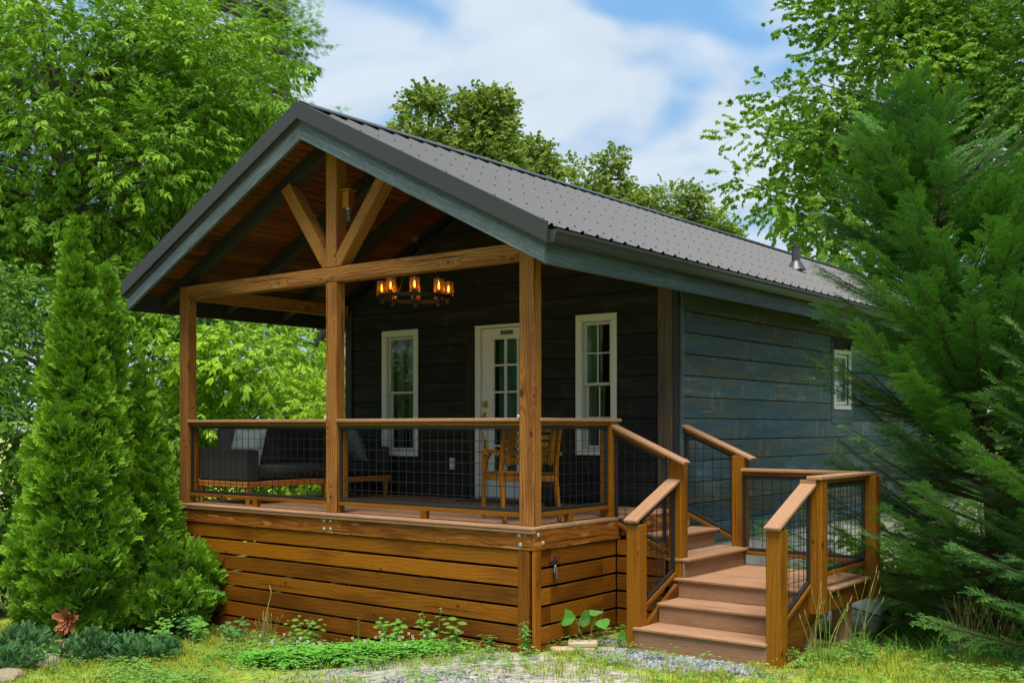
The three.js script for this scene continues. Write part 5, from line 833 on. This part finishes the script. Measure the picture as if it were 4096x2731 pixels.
// clover
const cloverLeaf = s => { const r = rng(s), out = []; for (let i = 0; i < 5; i++) { const p = v3(RR(-0.04, 0.04, r), RR(0.03, 0.10, r), RR(-0.04, 0.04, r)); for (let k = 0; k < 3; k++) { const a = k * 2.094 + r(); leafTris(out, 'lance', 0.02, 0.02, 0.003, 0.002, frame(p, v3(Math.cos(a), 0.15, Math.sin(a)), v3(RR(-0.3, 0.3, r), 1, RR(-0.3, 0.3, r)))); } } return geoFrom(out); };
const mound = (x, z) => Math.max(0, 1 - Math.pow((x + 1.72) / 0.95, 2) - Math.pow((z - 0.66 + (x + 1.7) * 0.42) / 0.36, 2));
scatter('clover', [cloverLeaf(1), cloverLeaf(2), cloverLeaf(3)], cloverM, 'bright green clover mound in front of the slatted skirt', 'clover', 4200, q => { const x = RR(-3.1, -0.3, q), z = RR(0.1, 1.6, q), m = mound(x, z); return q() < m * 2.2 + (m > 0 ? 0 : Math.max(0, 0.10 - 0.25 * Math.hypot((x + 1.72) / 0.95, (z - 0.66 + (x + 1.7) * 0.42) / 0.36) + 0.25)) ? [x, gy(x, z) + (0.02 + 0.13 * N2(x, z, 7, 21)) * Math.sqrt(m) * q(), z, RR(0.7, 1.2, q) * (0.7 + 0.5 * N2(x, z, 5, 23))] : undefined; }, 303, [0.8, 0.9, 0.8], [1.2, 1.15, 1.2]);
scatter('ground_weeds', [cloverLeaf(4), cloverLeaf(5)], weedM, 'small leafy ground weeds scattered over the drive and beds', 'weeds', 3400, q => { const x = RR(-5.5, 5.0, q), z = RR(-2.5, 2.8, q); if (inSkirt(x, z)) return; const d = 0.10 + 0.9 * sm(0.5, 0.66, N2(x, z, 1.4, 9)) * (x < -1.6 || x > 1.7 ? 1 : 0.25) + (z < 0.4 && z > 0.06 && x < -0.2 ? 0.25 : 0); return q() < d ? [x, null, z] : undefined; }, 304, [0.7, 0.8, 0.7], [1.4, 1.15, 1.0]);
// crushed stone at the foot of the stairs and through the drive
const stoneG = [1, 2, 3].map(s => { const g = new THREE.IcosahedronGeometry(0.013, 0), P = g.attributes.position, r = rng(s); const k = {}; for (let i = 0; i < P.count; i++) { const key = P.getX(i).toFixed(4) + P.getY(i).toFixed(4) + P.getZ(i).toFixed(4); k[key] = k[key] || RR(0.65, 1.25, r); P.setXYZ(i, P.getX(i) * k[key] * 1.25, P.getY(i) * k[key] * 0.7, P.getZ(i) * k[key]); } g.computeVertexNormals(); return plain(g); });
const stoneM = std({ color: lin(0.26, 0.27, 0.285), roughness: 0.85 });
scatter('gravel', stoneG, stoneM, 'grey crushed stone at the foot of the stairs', 'gravel', 9000, q => { const x = RR(-2.6, 2.2, q), z = RR(-1.0, 2.6, q); if (inSkirt(x, z)) return; const pad = sm(1.0, 0.55, Math.hypot((x - 1.15) / 1.05, (z + 0.36) / 0.42)); const d = Math.max(pad, 0.16 * sm(0.42, 0.6, N2(x, z, 0.8, 13))); return q() < d ? [x, gy(x, z) + RR(0, 0.012, q) * (pad > 0.5 ? 1.6 : 0.6), z, RR(0.55, 1.5, q) * (pad > 0.3 ? 1 : 0.75)] : undefined; }, 305, [0.42, 0.42, 0.46], [1.5, 1.5, 1.48], false);
scatter('leaf_litter', [1, 2].map(s => { const out = []; leafTris(out, 'oval', 0.05, 0.026, 0.012, 0.008, frame(v3(0, 0.008, 0), v3(1, 0.1, 0))); return geoFrom(out); }), std({ color: lin(0.16, 0.085, 0.04), roughness: 0.9 }), 'brown leaf litter and bark in the beds along the skirt', 'leaf litter', 1300, q => { const x = RR(-5.6, -2.0, q), z = RR(0.1, 2.3, q); const d = z < 0.7 ? 0.7 : Math.hypot(x + 4.8, z - 1.4) < 1.3 ? 0.9 : 0.05; return q() < d ? [x, null, z] : undefined; }, 306, [0.6, 0.6, 0.6], [1.8, 1.7, 1.5]);

// clover flowers, one by one
{
  const fm = std({ color: lin(0.72, 0.70, 0.60), roughness: 0.8 }), q = rng(310); const head = (() => { const p = []; for (let i = 0; i < 18; i++) { const d = v3(RR(-1, 1, q), RR(-0.4, 1, q), RR(-1, 1, q)).normalize(); leafTris(p, 'lance', 0.017, 0.008, 0, 0.002, frame(v3(0, 0, 0), d)); } return geoFrom(p); })(), stem = tube([[0, 0, 0], [0.004, 0.06, 0], [0, 0.12, 0.004]], [0.002, 0.0018, 0.0016], 4);
  for (let i = 0; i < 34; i++) { const t = q(), x = lerp(-2.75, -0.85, t) + RR(-0.1, 0.1, q), z = lerp(0.62, 0.28, t) + RR(-0.16, 0.34, q) * (i % 4 ? 0.6 : 1.4), y = gy(x, z); const o = thing('clover_flower', 'white clover flower standing above the clover mound', 'flower', [x, y, z], 'white clover flowers'); const k = RR(1.0, 1.9, q); local(o, 'stem', stem.clone().scale(1, k, 1), weedM); local(o, 'head', head.clone().scale(1.15, 1.1, 1.15).translate(0, 0.12 * k, 0.004), fm); }
}
// weeds with stems, each placed where it grows
function weed(name, label, x, z, { H = 0.3, stems = 1, n = 8, L = 0.08, W = 0.045, kind = 'oval', seed = 1, mat = weedM, spread = 0.06, hang = 0.2, group, fan0 = 0.2, y = null, face = [0, 1, 0] }) {
  const q = rng(seed), o = thing(name, label, 'plant', [x, y ?? gy(x, z), z], group), st = []; const lv = [];
  for (let s = 0; s < stems; s++) {
    const a = q() * 6.28, tip = v3(Math.cos(a) * spread * RR(0.3, 1.2, q), H * RR(0.75, 1.1, q), Math.sin(a) * spread * RR(0.3, 1.2, q)), b = v3(tip.x * 0.15, 0, tip.z * 0.15), m = b.clone().lerp(tip, 0.5).add(v3(RR(-0.02, 0.02, q), 0.01, RR(-0.02, 0.02, q)));
    st.push(tube([b, m, tip], [0.005, 0.004, 0.002], 5, 6));
    for (let i = 0; i < n; i++) { const t = fan0 + (1 - fan0) * (i + 0.5) / n, p = t < 0.5 ? b.clone().lerp(m, t * 2) : m.clone().lerp(tip, t * 2 - 1), aa = i * 2.4 + q(), k = RR(0.7, 1.15, q) * (1.1 - 0.35 * t), out = []; leafTris(out, kind, L * k, W * k, 0.25 * L * k, 0.08 * W, frame(p, v3(Math.cos(aa), RR(0.1, 0.6, q) - hang, Math.sin(aa)), v3(face[0] + RR(-0.2, 0.2, q), face[1], face[2] + RR(-0.2, 0.2, q)))); lv.push(geoFrom(out)); }
  }
  local(o, 'stem', merge(st), mat); lv.forEach(g => local(o, 'leaf', g, mat)); return o;
}
weed('broadleaf_plant', 'plant with large round leaves over the pavers at the skirt corner', 0.27, -0.52, { H: 0.34, stems: 3, n: 2, L: 0.25, W: 0.21, seed: 5, spread: 0.15, hang: 0.35, fan0: 0.6, face: [0.7, 0.5, 0.8], mat: leafM([0.10, 0.33, 0.03], 0.4) });
weed('broadleaf_plant', 'low plant with two round leaves beside the left stair newel', 0.48, -0.66, { H: 0.10, stems: 2, n: 1, L: 0.13, W: 0.11, seed: 6, spread: 0.08, fan0: 0.8, face: [0.6, 0.6, 0.8], mat: leafM([0.10, 0.31, 0.03], 0.4) });
weed('sapling', 'leafy sapling at the dark gap under the skirt boards', -1.05, 0.10, { H: 0.40, stems: 4, n: 9, L: 0.10, W: 0.034, kind: 'lance', seed: 7, spread: 0.2, face: [0.4, 0.8, 0.5] });
weed('sapling', 'yellow green sapling right of the leafy one under the skirt', -0.78, 0.12, { H: 0.30, stems: 3, n: 7, L: 0.11, W: 0.05, face: [0.4, 0.8, 0.5], seed: 8, spread: 0.12, mat: leafM([0.17, 0.34, 0.03], 0.4) });
weed('weed', 'upright narrow leaved weed at the foot of the corner trim', 0.02, 0.10, { H: 0.32, stems: 5, n: 16, L: 0.08, W: 0.018, kind: 'lance', seed: 9, spread: 0.10 });
weed('weed', 'small leafy weed at the foot of the skirt between sapling and corner', -0.42, 0.11, { H: 0.16, stems: 3, n: 7, L: 0.08, W: 0.03, kind: 'lance', seed: 10, spread: 0.06 });
weed('bramble', 'green bramble behind the right end of the clover mound', -1.55, 0.18, { H: 0.34, stems: 7, n: 8, L: 0.085, W: 0.046, face: [0.4, 0.8, 0.5], seed: 11, spread: 0.22 });
weed('bramble', 'pale bramble behind the left end of the clover mound', -2.75, 0.20, { H: 0.34, stems: 6, n: 8, L: 0.085, W: 0.042, face: [0.4, 0.8, 0.5], seed: 12, spread: 0.2, mat: leafM([0.14, 0.32, 0.03], 0.35) });
weed('weed', 'thin tall feathery weed standing before the skirt boards', -2.0, 0.16, { H: 0.46, stems: 1, n: 30, L: 0.05, W: 0.005, kind: 'lance', seed: 13, spread: 0.04 });
weed('sapling', 'bright plant growing behind the railing of the upper stair flight', 0.42, -2.95, { H: 1.0, stems: 2, n: 9, L: 0.15, W: 0.055, kind: 'lance', seed: 14, spread: 0.25, y: -1.2, mat: leafM([0.12, 0.36, 0.03], 0.4), fan0: 0.45 });
weed('broadleaf_plant', 'light green broad leaved plant before the landing posts', 1.98, -2.35, { H: 0.16, stems: 2, n: 6, L: 0.14, W: 0.06, seed: 15, spread: 0.08 });
weed('broadleaf_plant', 'broad leaved weed at the bottom right corner', 3.05, -1.75, { H: 0.16, stems: 3, n: 6, L: 0.15, W: 0.05, kind: 'lance', seed: 16, spread: 0.1, mat: leafM([0.10, 0.26, 0.07], 0.3) });
weed('weed', 'leafy weed in the lawn right of the last newel', 2.42, -1.32, { H: 0.14, stems: 3, n: 8, L: 0.07, W: 0.024, kind: 'lance', seed: 17, spread: 0.08 });
weed('weed', 'bushy weed hugging the foot of the right stair newel', 2.12, -0.82, { H: 0.16, stems: 7, n: 8, L: 0.055, W: 0.028, seed: 18, spread: 0.16 });
weed('weed', 'blade leaved weed at the bottom left beside the rocks', -3.62, 2.42, { H: 0.30, stems: 3, n: 9, L: 0.15, W: 0.02, kind: 'lance', seed: 19, spread: 0.08, mat: leafM([0.16, 0.34, 0.04], 0.35) });
[[-4.05, 0.62, 'dark leafy weed under the sumac'], [-3.75, 0.75, 'dark leafy weed right of the sumac stem'], [-3.45, 0.52, 'pale leafy weed at the dry stalk'], [-3.95, 1.05, 'low green weed on the bed edge left of the lawn']].forEach(([x, z, l], i) => weed('weed', l, x, z, { H: 0.26, stems: 6, n: 8, L: 0.09, W: 0.042, face: [0.4, 0.8, 0.5], seed: 22 + i, spread: 0.16, mat: i % 2 ? weedM : darkWeedM }));
{ // sumac with feather leaves
  const x = -4.1, z = 0.55, o = thing('sumac', 'young sumac with feather shaped leaves at the left end of the skirt', 'plant', [x, gy(x, z), z]), m = leafM([0.10, 0.33, 0.03], 0.4), q = rng(330);
  local(o, 'stem', tube([[0, 0, 0], [-0.02, 0.28, 0.02], [0.05, 0.52, 0]], [0.008, 0.006, 0.004], 6, 8), barkBrown);
  for (const [ax, ay, az, len, y] of [[0.9, 0.35, -0.4, 0.34, 0.5], [-0.75, 0.25, 0.4, 0.32, 0.40], [-0.2, 0.1, 0.9, 0.3, 0.34], [0.7, 0.0, 0.6, 0.26, 0.26]]) { const d = v3(ax, ay, az).normalize(), out = [], P = t => v3(0.03, y, 0).addScaledVector(d, t * len).add(v3(0, -0.35 * len * t * t, 0)); const sd = d.clone().cross(v3(0, 1, 0)).normalize(); for (let i = 1; i <= 9; i++) for (const s of [1, -1]) { const t = i / 9; leafTris(out, 'lance', 0.10 * (1 - 0.4 * Math.abs(t - 0.5)), 0.026, 0.02, 0.003, frame(P(t), sd.clone().multiplyScalar(s).addScaledVector(d, 0.35))); } local(o, 'frond', merge([geoFrom(out), tube([P(0), P(0.5), P(1)], [0.003, 0.002, 0.001], 4, 6)]), m); }
}
{ // dry stalk, twigs and tall seed grass
  const o = thing('dry_stalk', 'dry bent straw coloured stalk leaning before the skirt', 'plant', [-3.25, gy(-3.25, 0.32), 0.32]); local(o, 'stem', merge([tube([[0, 0, 0], [0.06, 0.28, 0.02], [0.13, 0.55, 0.0]], [0.009, 0.007, 0.004], 5, 8), tube([[0.07, 0.3, 0.02], [0.14, 0.18, 0.05], [0.12, 0.05, 0.06]], [0.003, 0.002, 0.001], 4, 6)]), strawM); local(o, 'seed_head', tube([[0.13, 0.55, 0], [0.11, 0.60, 0], [0.10, 0.64, 0.01]], [0.003, 0.006, 0.001], 5, 4), strawM);
  const gsp = (label, x, z, n, H, sd, m) => { const q = rng(sd), g = thing('grass_clump', label, 'grass', [x, gy(x, z), z], 'tall grass clumps'), a = [], s = []; for (let i = 0; i < n; i++) { const an = q() * 6.28, b = RR(0.08, 0.42, q) * H, h = H * RR(0.6, 1.1, q), t = v3(Math.cos(an) * b, h, Math.sin(an) * b), r0 = v3(RR(-0.09, 0.09, q), 0, RR(-0.09, 0.09, q)); a.push(tube([r0, v3(r0.x + t.x * 0.35, h * 0.55, r0.z + t.z * 0.35), t.clone().add(r0)], [0.0032, 0.0026, 0.0016], 4, 6)); const e = t.clone().add(r0); s.push(tube([e, e.clone().add(v3(t.x * 0.08, h * 0.10, t.z * 0.08))], [0.0045, 0.0015], 4)); } local(g, 'stalks', merge(a), m); local(g, 'seed_heads', merge(s), strawM); local(g, 'blades', merge([blades(40, H * 0.4, 0.006, 0.8, 0.1, sd)]), weedM); };
  gsp('tall seed grass at the foot of the right stair newel', 2.2, -1.0, 13, 0.62, 340, leafM([0.24, 0.30, 0.06], 0.2)); gsp('tall seed grass before the dark landing posts', 2.32, -1.5, 10, 0.70, 341, leafM([0.24, 0.30, 0.06], 0.2)); gsp('dry brown grass clump under the cypress at right', 2.95, -2.45, 26, 0.55, 342, strawM); gsp('green grass clump at the right before the cypress', 3.25, -2.25, 16, 0.5, 343, weedM); gsp('dark grass tuft on the gravel below the clover', -0.98, 0.98, 24, 0.10, 344, darkWeedM); gsp('pale grass clump by the dry stalk', -3.15, 0.36, 22, 0.30, 345, leafM([0.20, 0.30, 0.05], 0.3));
  const pipe = single('drain_pipe', tube([[2.05, gy(2.05, -2.75) + 0.10, -2.75], [2.3, gy(2.3, -2.7) + 0.03, -2.7], [2.55, gy(2.55, -2.6) + 0.01, -2.6]], [0.02, 0.022, 0.022], 8, 8), std({ color: lin(0.11, 0.04, 0.025), roughness: 0.8 }), 'rusty brown root lying in the grass right of the landing posts', 'root'); pipe.name = 'root';
  // brown dead twig in the tall arborvitae
  const dt = thing('dead_twig', 'dry brown dead tuft low in the tallest arborvitae', 'twig', [-4.30, gy(-4.3, 1.9) + 0.34, 1.88]); const q = rng(350), gg = []; for (let i = 0; i < 26; i++) { const d = v3(RR(-0.6, 0.8, q), RR(-0.7, 0.7, q), RR(-0.2, 1, q)).normalize(); gg.push(FT[i % 3].clone().applyMatrix4(frame(v3(0, 0, 0), d, v3(q(), q(), q()), 0, 0.8))); } local(dt, 'needles', merge(gg), std({ color: lin(0.36, 0.13, 0.045), roughness: 0.9, side: THREE.DoubleSide }));
}
// creeping juniper in the left bed
function juniper(label, x, z, R, H, seed) { const q = rng(seed), y0 = gy(x, z), o = thing('juniper', label, 'juniper', [x, y0, z], 'creeping junipers in the left bed'), mats = FJ.map(() => []), cols = FJ.map(() => []), tw = []; for (let i = 0; i < 90 * R / 0.4; i++) { const a = q() * 6.28, rr = Math.sqrt(q()) * R, c = v3(x + Math.cos(a) * rr, y0 + H * RR(0.15, 1, q) * (1 - 0.5 * rr / R), z + Math.sin(a) * rr); if (i % 6 === 0) tw.push(tube([[x, y0, z], c], [0.007, 0.003], 4)); for (let k = 0; k < 9; k++) { const d = v3(Math.cos(a) * 0.4 + RR(-0.8, 0.8, q), RR(0.2, 1, q), Math.sin(a) * 0.4 + RR(-0.8, 0.8, q)).normalize(), kx = Math.floor(q() * 2); mats[kx].push(frame(c, d, v3(q() - 0.5, q(), q() - 0.5), q() * 3, RR(0.8, 1.3, q))); cols[kx].push(lin(...mix3([0.8, 0.85, 0.9], [1.3, 1.2, 1.1], q()))); } } world(o, 'twigs', merge(tw), barkBrown); FJ.forEach((g, i) => copies(o, 'foliage', g, LM.blue, mats[i], cols[i])); }
juniper('creeping juniper at the far left edge', -4.55, 2.35, 0.42, 0.34, 361); juniper('creeping juniper in the middle of the left bed', -3.95, 1.85, 0.34, 0.26, 362); juniper('creeping juniper nearest the lawn right of the rocks', -3.55, 1.55, 0.34, 0.26, 363); juniper('creeping juniper before the bottom left rock', -4.05, 2.62, 0.30, 0.2, 364);
// fallen leaves on the drive
[[-2.3, 1.15, 'curled tan leaf on the drive left of the clover'], [-2.05, 1.5, 'curled brown leaf at the bottom of the drive'], [1.98, -0.62, 'curled tan leaf on the lawn before the right newel'], [2.0, -0.35, 'pale leaf scrap on the lawn at the bottom edge']].forEach(([x, z, l], i) => { const out = []; leafTris(out, 'oak', 0.12, 0.09, -0.04, 0.03, frame(v3(0, 0.012, 0), v3(Math.cos(i * 2), 0.1, Math.sin(i * 2)))); single('fallen_leaf', geoFrom(out).translate(x, gy(x, z), z), std({ color: lin(0.42, 0.24, 0.12), roughness: 0.85, side: THREE.DoubleSide }), l, 'leaf', 'fallen leaves'); });
renderer.render(scene, camera);
